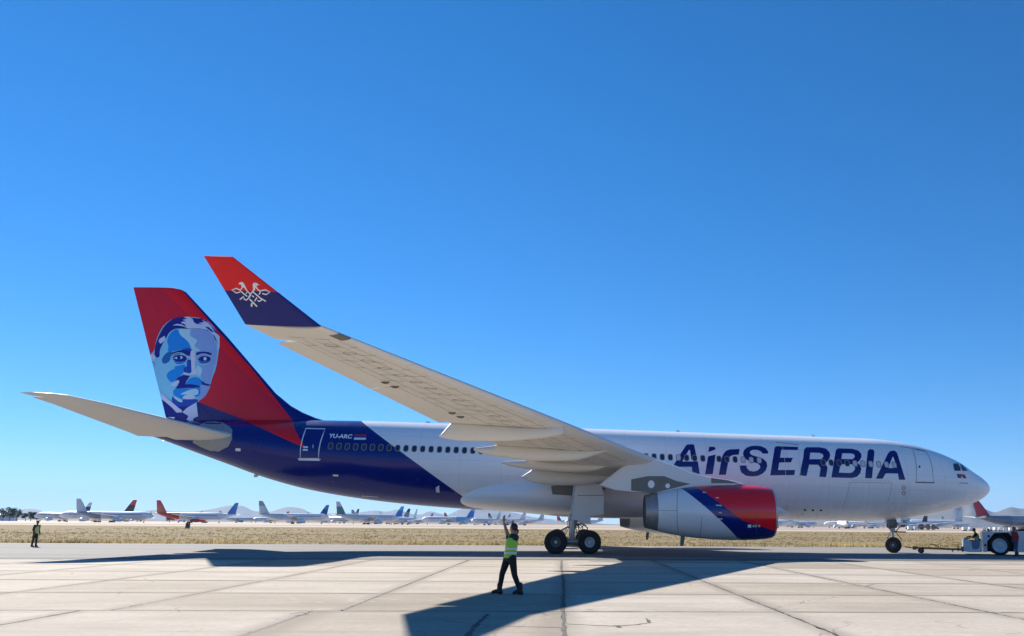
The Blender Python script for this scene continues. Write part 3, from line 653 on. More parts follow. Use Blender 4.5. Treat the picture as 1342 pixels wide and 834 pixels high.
# cabin windows
def window_mesh(mp):
    mb = MB(); n = 20
    def lp(rx, rz, y):
        return [Vector((rx*math.copysign(abs(math.cos(t))**.7, math.cos(t)), y, rz*math.copysign(abs(math.sin(t))**.7, math.sin(t)))) for t in [2*math.pi*k/n for k in range(n)]]
    mb.loft([lp(.172, .232, -.004), lp(.170, .230, -.014), lp(.138, .195, -.016), lp(.128, .185, -.010)], 0, False); mb.add(lp(.129, .186, -.0105), [tuple(range(n))], 1)
    return mb.mesh('cabin_window', [M_RIM, mp], True, 30)
WM = {0: window_mesh(M_GLASS), 1: window_mesh(M_SHADE)}
for k in range(70):
    if k in range(53, 60) or k in (25, 26, 46): continue
    x = -(44.313-k*.5334); z = zc(-x)+.857
    p, n, i, dd = FUSB.ray_cast(Vector((x, -30, z)), Vector((0, 1, 0)))
    o = link('cabin_window', WM[1 if k in (42, 50, 51, 52, 64, 65, 66, 67, 68, 69) else 0], AIR, p-AIR.location); n = -n if n.y > 0 else n
    o.rotation_euler = n.to_track_quat('-Y', 'Z').to_euler()
# tail portrait: flat areas of blue
PT = empty('tail_portrait'); PT.parent = AIR
def dm(n, c): return mat(n, c, .4, var=.03, coat=.05, spec=.3)
PN, PD, PM_, PL, PP, PS = dm('portrait_navy', (.008, .014, .27)), dm('portrait_deep_blue', (.010, .07, .48)), dm('portrait_mid_blue', (.008, .27, .88)), dm('portrait_light_blue', (.22, .62, .94)), dm('portrait_pale', (.58, .68, .95)), dm('portrait_sky_blue', (.42, .74, .95))
q = sc(180, 405, 5.558)
PR = dm('portrait_lavender', (.25, .41, .82)); PT2 = dm('portrait_teal', (.008, .15, .50))
def k1(*L): return [(192+x/11.27, 410+y/11.27) for x, y in L]
def k2(*L): return [(192+x/11.27, 480+y/11.27) for x, y in L]
PORT = [
 (PL, q((96, 330), (86, 370), (98, 400), (106, 440), (118, 470), (128, 520), (152, 600), (160, 640), (232, 665), (330, 735), (440, 680), (500, 630), (530, 570), (545, 500), (572, 440), (590, 330), (602, 230), (580, 170), (540, 110), (470, 66), (340, 55), (260, 70), (200, 110), (160, 170), (135, 240), (122, 310)), 1),
 (PN, k1((120, 640), (120, 520), (150, 420), (200, 300), (260, 200), (340, 120), (440, 70), (560, 58), (700, 78), (850, 90), (960, 190), (1080, 340), (1085, 400), (1060, 520), (1045, 440), (1000, 340), (900, 260), (780, 240), (600, 240), (480, 232), (400, 245), (330, 300), (300, 360), (250, 440), (215, 510), (195, 570), (197, 650), (155, 668)), 1),
 (PR, k1((645, 245), (850, 250), (960, 310), (1010, 400), (1035, 520), (1045, 620), (1025, 760))+k2((1000, 10), (965, 130), (935, 270), (900, 410), (830, 480), (765, 520), (775, 440), (795, 380), (795, 300), (850, 240), (795, 150), (830, 60), (800, 0))+k1((760, 760), (735, 660), (735, 570), (815, 560), (735, 520), (702, 480), (748, 430), (740, 390), (690, 365), (640, 330)), 1),
 (PS, k1((478, 240), (645, 240), (650, 300), (640, 340), (690, 370), (748, 405), (742, 440), (702, 480), (735, 520), (812, 562), (720, 565), (660, 530), (640, 460), (590, 400), (505, 340), (482, 290)), 1),
 (PM_, k1((300, 420), (330, 335), (400, 258), (472, 245), (490, 325), (590, 400), (640, 470), (662, 532), (600, 520), (480, 552), (380, 575), (308, 575), (330, 500)), 1),
 (PT2, k1((390, 572), (310, 580), (250, 640), (225, 700), (240, 750), (295, 755), (360, 695), (385, 640)), 1),
 (PM_, k2((330, 78), (430, 30), (555, 15), (552, 100), (480, 160), (420, 220), (370, 242), (320, 200), (290, 140)), 1),
 (PM_, k1((405, 800), (480, 785), (575, 755), (570, 834), (540, 850), (430, 834)), 1),
 (PS, k2((730, 0), (792, 0), (832, 60), (792, 152), (745, 130)), 1),
 (PP, k1((180, 420), (195, 385), (285, 333), (262, 385), (302, 368), (240, 440), (205, 462)), 1),
 (PP, k1((388, 190), (450, 165), (520, 175), (592, 212), (562, 168), (508, 152), (532, 132), (592, 130), (532, 106), (602, 92), (548, 68), (625, 58), (682, 95), (702, 142), (742, 168), (832, 172), (768, 152), (852, 142), (818, 104), (905, 150), (962, 210), (1012, 290), (1082, 350), (1078, 520), (1055, 562), (1050, 440), (1005, 340), (900, 255), (780, 235), (620, 235), (540, 202), (460, 188)), 0),
 (PN, k1((862, 208), (920, 214), (1008, 292), (960, 282)), 0), (PN, k1((985, 325), (1022, 372), (1048, 435), (1015, 400)), 0),
 (PD, k1((490, 555), (600, 520), (662, 530), (672, 562), (640, 592), (600, 562)), 1),
 (PN, k1((368, 645), (398, 582), (500, 553), (602, 558), (664, 580), (652, 642), (600, 630), (520, 604), (440, 616)), 0), (PN, k1((735, 632), (738, 590), (830, 574), (920, 584), (967, 606), (960, 628), (880, 614), (790, 622)), 0),
 (PM_, k1((400, 690), (595, 690), (570, 755), (490, 770), (430, 755)), 1),
 (PN, k1((392, 655), (450, 622), (560, 630), (602, 670), (590, 712), (480, 732), (400, 702)), 1), (PP, k1((406, 674), (452, 650), (456, 688)), 0), (PP, k1((503, 638), (544, 660), (508, 692)), 0),
 (PT2, k1((770, 715), (955, 690), (945, 735), (860, 752), (790, 745)), 1), (PN, k1((762, 692), (800, 650), (870, 640), (950, 660), (955, 702), (870, 718), (780, 712)), 1), (PP, k1(*ell(868, 682, 24, 26, 12)), 0),
 (PD, k1((600, 690), (662, 700), (668, 834))+k2((668, 90), (640, 108), (558, 98), (552, 30), (600, 0)), 0),
 (PP, k1((660, 570), (690, 552), (718, 562), (728, 640), (722, 740), (728, 834))+k2((735, 40), (765, 112), (680, 132), (600, 132), (553, 122), (560, 92), (640, 112), (668, 92))+k1((668, 834), (662, 700), (650, 620)), 0),
 (PN, k2((428, 222), (470, 170), (550, 130), (645, 150), (592, 220), (572, 268), (660, 268), (780, 290), (802, 310), (700, 322), (560, 326), (430, 335), (470, 280), (492, 230)), 0),
 (PM_, k2((578, 266), (620, 202), (690, 165), (762, 170), (822, 230), (852, 272), (780, 287), (660, 268)), 1), (PN, k2((795, 205), (860, 250), (920, 273), (968, 268), (920, 297), (838, 277)), 0),
 (PP, k2((358, 282), (400, 250), (470, 200), (492, 226), (460, 280), (400, 302)), 1),
 (PM_, k2((398, 362), (440, 332), (620, 334), (782, 308), (795, 400), (765, 455), (560, 440), (520, 490), (430, 440), (400, 412)), 0), (PS, k2((490, 424), (560, 385), (680, 335), (772, 342), (772, 420), (700, 436), (600, 420)), 1), (PP, k2((528, 462), (600, 420), (680, 420), (745, 462), (680, 492), (580, 492)), 1),
 (PD, k2((376, 502), (392, 440), (450, 470), (520, 500), (565, 492), (740, 492), (772, 505), (700, 572), (540, 652), (450, 602), (390, 542)), 0), (PS, k2((388, 438), (440, 454), (532, 500), (542, 537), (490, 532), (420, 482)), 1), (PN, k2((440, 602), (540, 600), (630, 588), (540, 656)), 0),
 (PP, k2((180, 360), (230, 400), (300, 470), (400, 550), (480, 620), (532, 655), (522, 688), (450, 688), (400, 632), (300, 542), (200, 470)), 0), (PP, k2((535, 682), (600, 622), (745, 535), (768, 742), (702, 770), (690, 832), (595, 792), (625, 740)), 0),
 (PN, k2((203, 475), (300, 542), (400, 632), (452, 690), (420, 752), (272, 742)), 0), (PN, k2((425, 702), (490, 680), (560, 700), (625, 732), (612, 772), (540, 782), (440, 762)), 1), (PP, k2((320, 755), (420, 752), (430, 768), (400, 780)), 0),
 (PP, k1((56, 640), (90, 612), (138, 635), (136, 690), (92, 742), (68, 700)), 1), (PN, k1((74, 722), (132, 738), (112, 834), (84, 800)), 1)]
for i, (m, L, sm) in enumerate(PORT): decal('portrait_patch', [smooth_loop(L, sm)], FINB, m, PT, .006+.0013*i, 1.6 if i == 0 else 2.5)
for L in (ell(487, 683, 122, 88, 30), ell(850, 690, 112, 78, 30)): decal('spectacle_ring', stroke(k1(*L), .8, True), FINB, PS, PT, .066, 2)
decal('spectacle_bridge', stroke(k1((605, 660), (640, 650), (665, 680)), .8), FINB, PP, PT, .066)
# winglet emblem: two interlaced birds
EM = empty('winglet_emblem'); EM.parent = AIR; e5 = sc(296, 364, 18.13); EB = make_wing.wl
for L in ([(303, 152), (335, 110), (392, 98), (436, 138), (482, 240), (520, 310), (590, 372), (575, 395), (500, 330), (450, 250), (420, 225), (385, 262), (350, 305), (325, 300), (378, 235), (365, 168), (325, 160)], [(640, 152), (668, 120), (730, 123), (802, 176), (750, 182), (732, 210), (770, 270), (835, 312), (805, 335), (735, 270), (708, 238), (692, 300), (600, 400), (580, 380), (650, 290)]): decal('emblem_bird', [e5(*L)], EB, M_MARK, EM, .012, 1.5)
for L, wd in (([(340, 292), (250, 252), (150, 290), (250, 362), (338, 342)], 1.6), ([(828, 312), (940, 287), (1048, 345), (960, 402), (868, 378)], 1.6), ([(335, 305), (510, 445)], 1.6), ([(595, 375), (530, 500), (490, 532), (440, 510), (428, 448), (335, 518)], 1.7), ([(480, 375), (510, 350)], 1.4), ([(600, 395), (545, 495)], 1.5),
        ([(655, 345), (830, 490), (955, 562)], 1.7), ([(828, 330), (790, 405)], 1.5), ([(742, 470), (690, 555)], 1.6), ([(630, 605), (612, 640), (620, 690)], 2.2), ([(570, 510), (745, 685)], 1.9), ([(835, 490), (845, 540), (800, 562), (755, 540)], 1.6), ([(625, 425), (672, 462)], 1.4)):
    decal('emblem_band', stroke(e5(*L), wd), EB, M_MARK, EM, .013, 1.5)
# blade antennas, beacon and drains along the fuselage
for X, top in ((31.5, 1), (38.6, 1), (12.0, 1), (21.5, 1), (49.6, -1)):
    t, bt, hw = interp(FT, X); z = t if top > 0 else bt
    MB().loft([[Vector((-X+.18, -.03, z-.03*top)), Vector((-X+.18, .03, z-.03*top)), Vector((-X-.22, .02, z-.03*top)), Vector((-X-.22, -.02, z-.03*top))], [Vector((-X-.02, -.012, z+.15*top)), Vector((-X-.02, .012, z+.15*top)), Vector((-X-.2, .01, z+.15*top)), Vector((-X-.2, -.01, z+.15*top))]]).done('blade_antenna', [M_LGREY], AIR, world=True)
# ---- engines
NP = [(-17.56, 1.27), (-17.58, 1.315), (-17.68, 1.365), (-17.86, 1.412), (-18.12, 1.452), (-18.6, 1.492), (-19.3, 1.518), (-20.0, 1.522), (-21.0, 1.49), (-22.0, 1.415), (-22.8, 1.32), (-23.5, 1.20), (-24.15, 1.055)]
EC = Vector((0, 0, 2.43))
def rings_x(prof, cy, n=56, cz=EC.z): return [[Vector((x, cy+r_*math.sin(2*math.pi*k/n), cz+r_*math.cos(2*math.pi*k/n))) for k in range(n)] for x, r_ in prof]
tmp = MB().loft(rings_x(NP, -9.37)); NACB = BVHTree.FromPolygons(tmp.v, tmp.f)
def nac_colour(t):
    n8 = lambda u, v: xz(NACB, u, v)
    red = t.math('MULTIPLY', t.half(n8(916, 641), n8(972, 682)), t.half(n8(972, 682), n8(1010, 694.5)))
    blue = t.half(n8(897, 643), n8(965, 704))
    c = t.mix(blue, C((.80, .81, .82)), C(NAVY)); return t.mix(red, c, C(RED2))
M_NAC = paint('nacelle_livery', nac_colour, .2, .6)
M_LIP = mat('inlet_lip_metal', (.50, .49, .48), .42, .75, var=.08); M_NOZ = mat('nozzle_metal', (.34, .335, .34), .42, .6, var=.15)
def make_engine(sg):
    cy = sg*9.37; E_ = empty('engine'); E_.parent = AIR
    k0 = 2
    MB().loft(rings_x(NP[k0:], cy), 0, False).done('nacelle', [M_NAC], E_, True, 60, True)
    lip = list(reversed(NP[:k0+1])); lip[0] = (lip[0][0], lip[0][1])
    lip = lip+[(-17.58, 1.23), (-17.70, 1.195), (-17.9, 1.18), (-18.1, 1.19)]
    MB().loft(rings_x(lip, cy), 0, False).done('inlet_lip', [M_LIP], E_, True, 80, True)
    MB().loft(rings_x([(-18.1, 1.19), (-18.9, 1.235), (-19.6, 1.235)], cy), 0, False).done('inlet_duct', [M_LGREY], E_, True, 60, True)
    mb = MB()
    for k in range(26):
        a = 2*math.pi*k/26
        def P(r_, da, x): return Vector((x, cy+r_*math.sin(a+da), EC.z+r_*math.cos(a+da)))
        v = [P(.34, -.05, -18.75), P(.34, .16, -19.1), P(.8, -.10, -18.72), P(.8, .12, -19.12), P(1.22, -.16, -18.7), P(1.22, .06, -19.05)]
        mb.add(v, [(0, 1, 3, 2), (2, 3, 5, 4)])
    mb.done('fan', [M_DMETAL], E_, True, None, True)
    MB().loft(rings_x([(-18.2, .01), (-18.26, .10), (-18.45, .22), (-18.75, .33), (-19.0, .35)], cy, 28)).done('spinner', [M_DMETAL], E_, True, None, True)
    MB().loft(rings_x([(-19.3, 1.235), (-19.3, .02)], cy, 28), 0, True).done('fan_backing', [M_BLACK], E_, world=True)
    MB().loft(rings_x([(-24.15, 1.053), (-24.5, .968), (-24.82, .885), (-24.83, .865), (-24.4, .89), (-23.6, .92)], cy), 0, False).done('exhaust_nozzle', [M_NOZ], E_, True, 40, True)
    MB().loft(rings_x([(-23.6, .93), (-23.62, .62), (-24.1, .45), (-24.5, .22), (-24.7, .02)], cy, 32)).done('exhaust_plug', [M_BLACK], E_, True, 40, True)
    MB().loft([[Vector((-22.65+dx, cy+dy, z)) for dx, dy in ((.10, -.06), (.10, .06), (-.14, .05), (-.14, -.05))] for z, in ((1.16,),)]+[[Vector((-22.72+dx, cy+dy, .58)) for dx, dy in ((.07, -.05), (.07, .05), (-.12, .04), (-.12, -.04))]]).done('drain_mast', [M_DMETAL], E_, world=True)
    # faint cowl joints and latches
    if sg < 0:
        for L, wd in (([(888, 641), (887.2, 660), (887.6, 685), (889, 700.5)], .5), ([(860, 669), (888, 669.5)], .4), ([(920, 678), (919, 690), (917, 704)], .4), ([(946, 668), (1012, 671.5)], .5), ([(992, 672), (991.5, 700)], .45), ([(946, 668), (920, 662)], .4)):
            decal('cowl_joint', stroke(L, wd), NACB, M_LINE, E_, .008, 3)
        for u, v, wd in ((923, 645.5, 4.5), (940, 652.5, 4), (942, 662.5, 7.5), (944, 672, 4), (943, 680, 7.5)):
            decal('cowl_latch', [[(u-wd/2, v-.7), (u+wd/2, v-.3), (u+wd/2, v+1), (u-wd/2, v+.6)]], NACB, M_LGREY, E_, .012, 3)
        decal('cowl_placard', [[(980, 687.5), (984.5, 687.5), (984.5, 691.5), (980, 691.5)]], NACB, M_MARK, E_, .012, 3)
        for u in (986.3, 989.6, 993.8): decal('cowl_placard', [[(u, 688), (u+2.2, 688.2), (u+2.2, 691), (u, 690.8)]], NACB, M_LGREY, E_, .012, 3)
        decal('nacelle_joint_cover', [[(964, 704.5), (970.5, 705.2), (970, 707.4), (966, 707)]], NACB, M_LGREY, E_, .01, 2)
    # pylon
    PX = [(974, 634.5), (955, 629.5), (932, 626.3), (905, 620), (880, 610), (850, 600), (815, 612), (785, 636), (804, 643), (830, 645.8), (857, 646.6), (880, 643), (905, 640), (940, 640)]
    poly = [(aty(u, v, -9.37).x, aty(u, v, -9.37).z) for u, v in PX]; n = len(poly)
    cxp = sum(p[0] for p in poly)/n; czp = sum(p[1] for p in poly)/n; rings = []
    for hw, sc_ in ((-.27, .965), (-.20, 1), (.20, 1), (.27, .965)): rings.append([Vector((cxp+(x-cxp)*sc_, cy+hw, czp+(z-czp)*sc_)) for x, z in poly])
    MB().loft(rings).done('pylon', [M_LGREY], E_, True, 30, True)
    f = sc(820, 600, 6.945); ys = -9.37-.28
    def plate(name, px, m, d0, d1):
        pl = [(aty(u, v, ys).x, aty(u, v, ys).z) for u, v in px]; MB().prism(pl, cy+sg*(.265+d0), cy+sg*(.265+d1)).done(name, [m], E_, world=True)
    plate('pylon_panel', f((50, 198), (200, 168), (350, 168), (470, 215), (590, 238), (480, 268), (250, 322), (50, 300)), M_DGREY, 0, .02)
    plate('pylon_vent_disc', f(*ell(232, 242, 30, 36, 20)), M_MARK, .02, .028); plate('pylon_vent_disc', f(*ell(382, 257, 21, 22, 20)), M_MARK, .02, .028)
    for x in (100, 150, 305): plate('pylon_rib', f((x, 195), (x+6, 195), (x+6, 290), (x, 290)), M_DMETAL, .02, .026)
    plate('pylon_front_panel', [(932, 626.6), (955, 629.8), (970, 633.6), (932, 633.6)], M_DGREY, 0, .015)
make_engine(-1); make_engine(1)

# ---- landing gear
def wheel_meshes(r_, wd, rr, hubcol, lugs=9):
    h = wd/2
    ty = MB().rev([(-h*.62, rr), (-h*.86, rr+.02), (-h, r_*.78), (-h*.93, r_*.92), (-h*.7, r_*.985), (-h*.35, r_), (0, r_), (h*.35, r_), (h*.7, r_*.985), (h*.93, r_*.92), (h, r_*.78), (h*.86, rr+.02), (h*.62, rr)], 40)
    ri = MB().rev([(-h*.60, rr*1.01), (-h*.82, rr*.97), (-h*.80, rr*.86), (-h*.45, rr*.74), (-h*.40, rr*.45), (-h*.66, rr*.36), (-h*.72, .02)], 32)
    ri.rev([(h*.60, rr*1.01), (h*.82, rr*.97), (h*.80, rr*.86), (h*.45, rr*.74), (h*.40, rr*.45), (h*.66, rr*.36), (h*.72, .02)], 32)
    for k in range(lugs):
        t = 2*math.pi*k/lugs; x, z = rr*.6*math.cos(t), rr*.6*math.sin(t)
        for s_ in (-1, 1): ri.rev([(s_*h*.38, rr*.10), (s_*h*.50, rr*.10), (s_*h*.50, .002)], 8, 'y', (x, 0, z), 1)
    return ty.mesh('tyre', [M_RUB], True, 50), ri.mesh('rim', [hubcol, M_BLACK], True, 35)
M_HUBW = mat('white_wheel_hub', (.58, .58, .60), .4, .1, var=.1); M_HUBD = mat('dark_wheel_hub', (.15, .15, .155), .45, .4, var=.15)
MW = wheel_meshes(.685, .50, .30, M_HUBW); MWD = wheel_meshes(.685, .50, .30, M_HUBD); NW = wheel_meshes(.525, .38, .23, M_HUBD)
XR, XF = aty(728.4, 711, -6.0).x, aty(772.7, 711, -6.0).x; XM = (XR+XF)/2
def put(name, me, parent, loc):
    o = link(name, me, parent, Vector(loc)-AIR.location); return o
for sg in (-1, 1):
    G = empty('main_landing_gear'); G.parent = AIR; gy = sg*5.34
    for x, mw in ((XR, MWD), (XF, MW)):
        for dy in (-.70, .70):
            put('tyre', mw[0], G, (x, gy+dy, .672)); put('rim', mw[1], G, (x, gy+dy, .672))
    sx = XM-.02
    MB().tube([(sx+.25, gy, 4.7), (sx+.08, gy, 2.6), (sx+.05, gy, 1.9)], .20, 20).tube([(sx+.05, gy, 1.95), (sx, gy, .62)], .13, 16).tube([(sx+.1, gy, 2.0), (sx+.05, gy, 1.86)], .235, 20).done('oleo_strut', [M_STEEL], G, True, 40, True)
    MB().tube([(XR-.1, gy, .672), (XF+.1, gy, .672)], .15, 14).tube([(XR, gy-.9, .672), (XR, gy+.9, .672)], .09, 12).tube([(XF, gy-.9, .672), (XF, gy+.9, .672)], .09, 12).done('bogie_beam', [M_STEEL], G, True, 40, True)
    MB().tube([(sx-.2, gy-.05*sg, 1.55), (sx-.62, gy, 1.35), (sx-.42, gy, .85)], .045, 8).tube([(sx-.2, gy+.1, 1.55), (sx-.62, gy+.1, 1.35), (sx-.42, gy+.1, .85)], .04, 8).done('torque_link', [M_STEEL], G, True, 40, True)
    MB().tube([(sx+.2, gy, 1.6), (sx+.55, gy, 1.75), (sx+.9, gy, 1.5), (sx+.88, gy, 1.0)], .035, 8).tube([(sx+.2, gy+.1, 1.75), (sx+.5, gy+.1, 1.45), (sx+.7, gy+.1, 1.7)], .03, 8).tube([(sx+.12, gy-.1, 2.2), (sx+.45, gy-.1, 1.2), (sx+.4, gy, .85)], .03, 8).tube([(sx-.15, gy-.2, 2.3), (sx-.22, gy-.18, 1.5), (sx-.5, gy-.1, .95), (XR+.1, gy-.3, .75)], .022, 8).tube([(sx+.15, gy-.2, 1.9), (sx+.25, gy-.22, 1.2), (XF-.2, gy-.35, .8)], .022, 8).done('hydraulic_lines', [M_DMETAL], G, True, 40, True)
    MB().tube([(sx+.1, gy, 2.5), (sx, gy-sg*1.9, 3.4)], .11, 12).tube([(sx+.1, gy, 2.6), (sx+2.4, gy-sg*.6, 4.2)], .08, 12).done('side_brace', [M_STEEL], G, True, 40, True)
    pl = [(aty(u, v, -5.75).x, aty(u, v, -5.75).z) for u, v in ((755, 634), (787.5, 634), (791.5, 649.5), (791, 673.5), (774, 676), (774, 687), (749.4, 680.5))]
    MB().prism(pl, gy+sg*.36, gy+sg*.41).done('leg_door', [M_LGREY], G, world=True)
    pl2 = [(aty(u, v, -5.75).x, aty(u, v, -5.75).z) for u, v in ((757, 649.2), (791, 649.2), (791, 649.9), (757, 649.9))]
    MB().prism(pl2, gy+sg*.41, gy+sg*.418).done('door_joint', [M_LINE], G, world=True)
# open wheel well and its hinged panel under the wing root
wl_ = [(aty(u, v, -4.4).x, aty(u, v, -4.4).z) for u, v in ((722, 637), (755, 633), (756, 650), (724, 648))]
MB().prism(wl_, -4.4, -4.2).done('wheel_well_panel', [M_DGREY], AIR, world=True)
# nose gear
NX = aty(1174.3, 716, -.45).x
G = empty('nose_landing_gear'); G.parent = AIR
STEER = R(-24)                             # nose wheels follow the tow bar
for dy in (-.36, .36):
    for nm, me in zip(('tyre', 'rim'), NW):
        o = put(nm, me, G, (NX-dy*math.sin(STEER), dy*math.cos(STEER), .515)); o.rotation_euler.z = STEER
MB().tube([(NX+.02, 0, 2.5), (NX+.02, 0, 1.45)], .14, 16).tube([(NX+.02, 0, 1.5), (NX, 0, .515)], .09, 14).tube([(NX+.5*math.sin(STEER), -.5*math.cos(STEER), .515), (NX-.5*math.sin(STEER), .5*math.cos(STEER), .515)], .06, 10).tube([(NX+.02, 0, 1.62), (NX+.02, 0, 1.42)], .18, 16).done('oleo_strut', [M_STEEL], G, True, 40, True)
MB().tube([(NX-.12, 0, 1.25), (NX-.42, 0, 1.0), (NX-.14, 0, .68)], .04, 8).tube([(NX-.1, -.1, 1.4), (NX-.36, -.12, 1.2), (NX-.36, -.12, .95), (NX-.16, -.1, .85)], .025, 8).done('torque_link', [M_DMETAL], G, True, 40, True)
MB().tube([(NX+.05, 0, 1.38), (NX+.95, 0, 1.36)], .045, 8).tube([(NX+.2, -.05, 1.34), (NX+.62, -.05, .86)], .025, 8).tube([(NX+.05, 0, 2.4), (NX+.5, -.1, 1.7), (NX+.25, 0, 1.4)], .04, 8).tube([(NX-.2, .1, 2.3), (NX-.3, .1, 1.7), (NX-.05, 0, 1.5)], .05, 8).done('steering_links', [M_DMETAL], G, True, 40, True)
MB().box((NX-.28, -.2, 1.62), (NX+.3, .2, 2.2), 0, .05).done('steering_housing', [M_DMETAL], G, True, 40, True)
def gdoor(px, y, m=M_LGREY):
    pl = [(aty(u, v, y).x, aty(u, v, y).z) for u, v in px]; return MB().prism(pl, y-.025, y+.025).done('gear_door', [m], G, world=True)
gdoor([(1181, 679), (1193, 679), (1191.5, 688), (1180, 688)], -.62, M_WHITE); gdoor([(1180, 688.1), (1187, 688.1), (1185.5, 691), (1180.5, 691)], -.62, M_REDF)
gdoor([(1181, 679), (1193, 679), (1191.5, 688), (1180, 688)], .62, M_WHITE); gdoor([(1160, 680), (1168, 680), (1167, 690), (1162, 689)], .5, M_WHITE)
db = BVHTree.FromPolygons([Vector((NX-3, -.645, 0)), Vector((NX+3, -.645, 0)), Vector((NX+3, -.645, 4)), Vector((NX-3, -.645, 4))], [(0, 1, 2, 3)])
text_decal('gear_door_lettering', 'RC', 1183.3, 685.6, 6.2, 3.8, db, M_LETTER, G, .004, .15, .03)
# ================================================================== people
def remeshed(name, mb, m, parent, voxel, smooth_it=3):
    me = meshdata(name, mb.v, mb.f, m); o = bpy.data.objects.new(name, me); COL.objects.link(o)
    md = o.modifiers.new('r', 'REMESH'); md.mode = 'VOXEL'; md.voxel_size = voxel; md.use_smooth_shade = True
    ms = o.modifiers.new('s', 'SMOOTH'); ms.factor = .5; ms.iterations = smooth_it
    bpy.context.view_layer.update()
    ev = bpy.data.meshes.new_from_object(o.evaluated_get(bpy.context.evaluated_depsgraph_get()))
    bpy.data.objects.remove(o); bpy.data.meshes.remove(me); ev.name = name
    ev.materials.clear(); ev.materials.append(m); ev.polygons.foreach_set('use_smooth', [True]*len(ev.polygons))
    return link(name, ev, parent)
def limb(mb, pts, rad, n=12):
    P = [Vector(p) for p in pts]; Q, S = [], []
    for i in range(len(P)-1):
        k = 4
        for j in range(k): Q.append(P[i].lerp(P[i+1], j/k)); S.append(rad[i]+(rad[i+1]-rad[i])*j/k)
    Q.append(P[-1]); S.append(rad[-1]); mb.tube(Q, S, n)
    for p, r_ in zip(P, rad): mb.sphere(p, r_*.99, 12, 8)
def hand(mb, wrist, tip_dir, palm_n, curl=.4, s=1.0):
    w_, d, n = Vector(wrist), Vector(tip_dir).normalized(), Vector(palm_n).normalized(); side = d.cross(n).normalized(); n = side.cross(d).normalized()
    c = w_+d*.045*s; mb.sphere(c, .045*s, 12, 8, sc=(1, 1, 1)); mb.tube([w_, w_+d*.085*s], [.026*s, .036*s], 10)
    for k, (o_, L) in enumerate(((-.030, .070), (-.010, .082), (.011, .077), (.031, .060))):
        b = w_+d*.085*s+side*o_*s; m1 = b+d*L*.5*s*math.cos(curl*.5)+n*L*.5*s*math.sin(curl*.5); e = m1+d*L*.5*s*math.cos(curl*1.6)+n*L*.5*s*math.sin(curl*1.6)
        mb.tube([b-d*.02, b, m1, e], [.0095*s, .0095*s, .0085*s, .007*s], 8); mb.sphere(e, .0075*s, 8, 6)
    b = w_+d*.03*s-side*.034*s; mb.tube([b, b+d*.03*s-side*.03*s+n*.01, b+d*.06*s-side*.036*s+n*.02], [.013*s, .011*s, .008*s], 8)
def seg(a, b, t): return Vector(a).lerp(Vector(b), t)
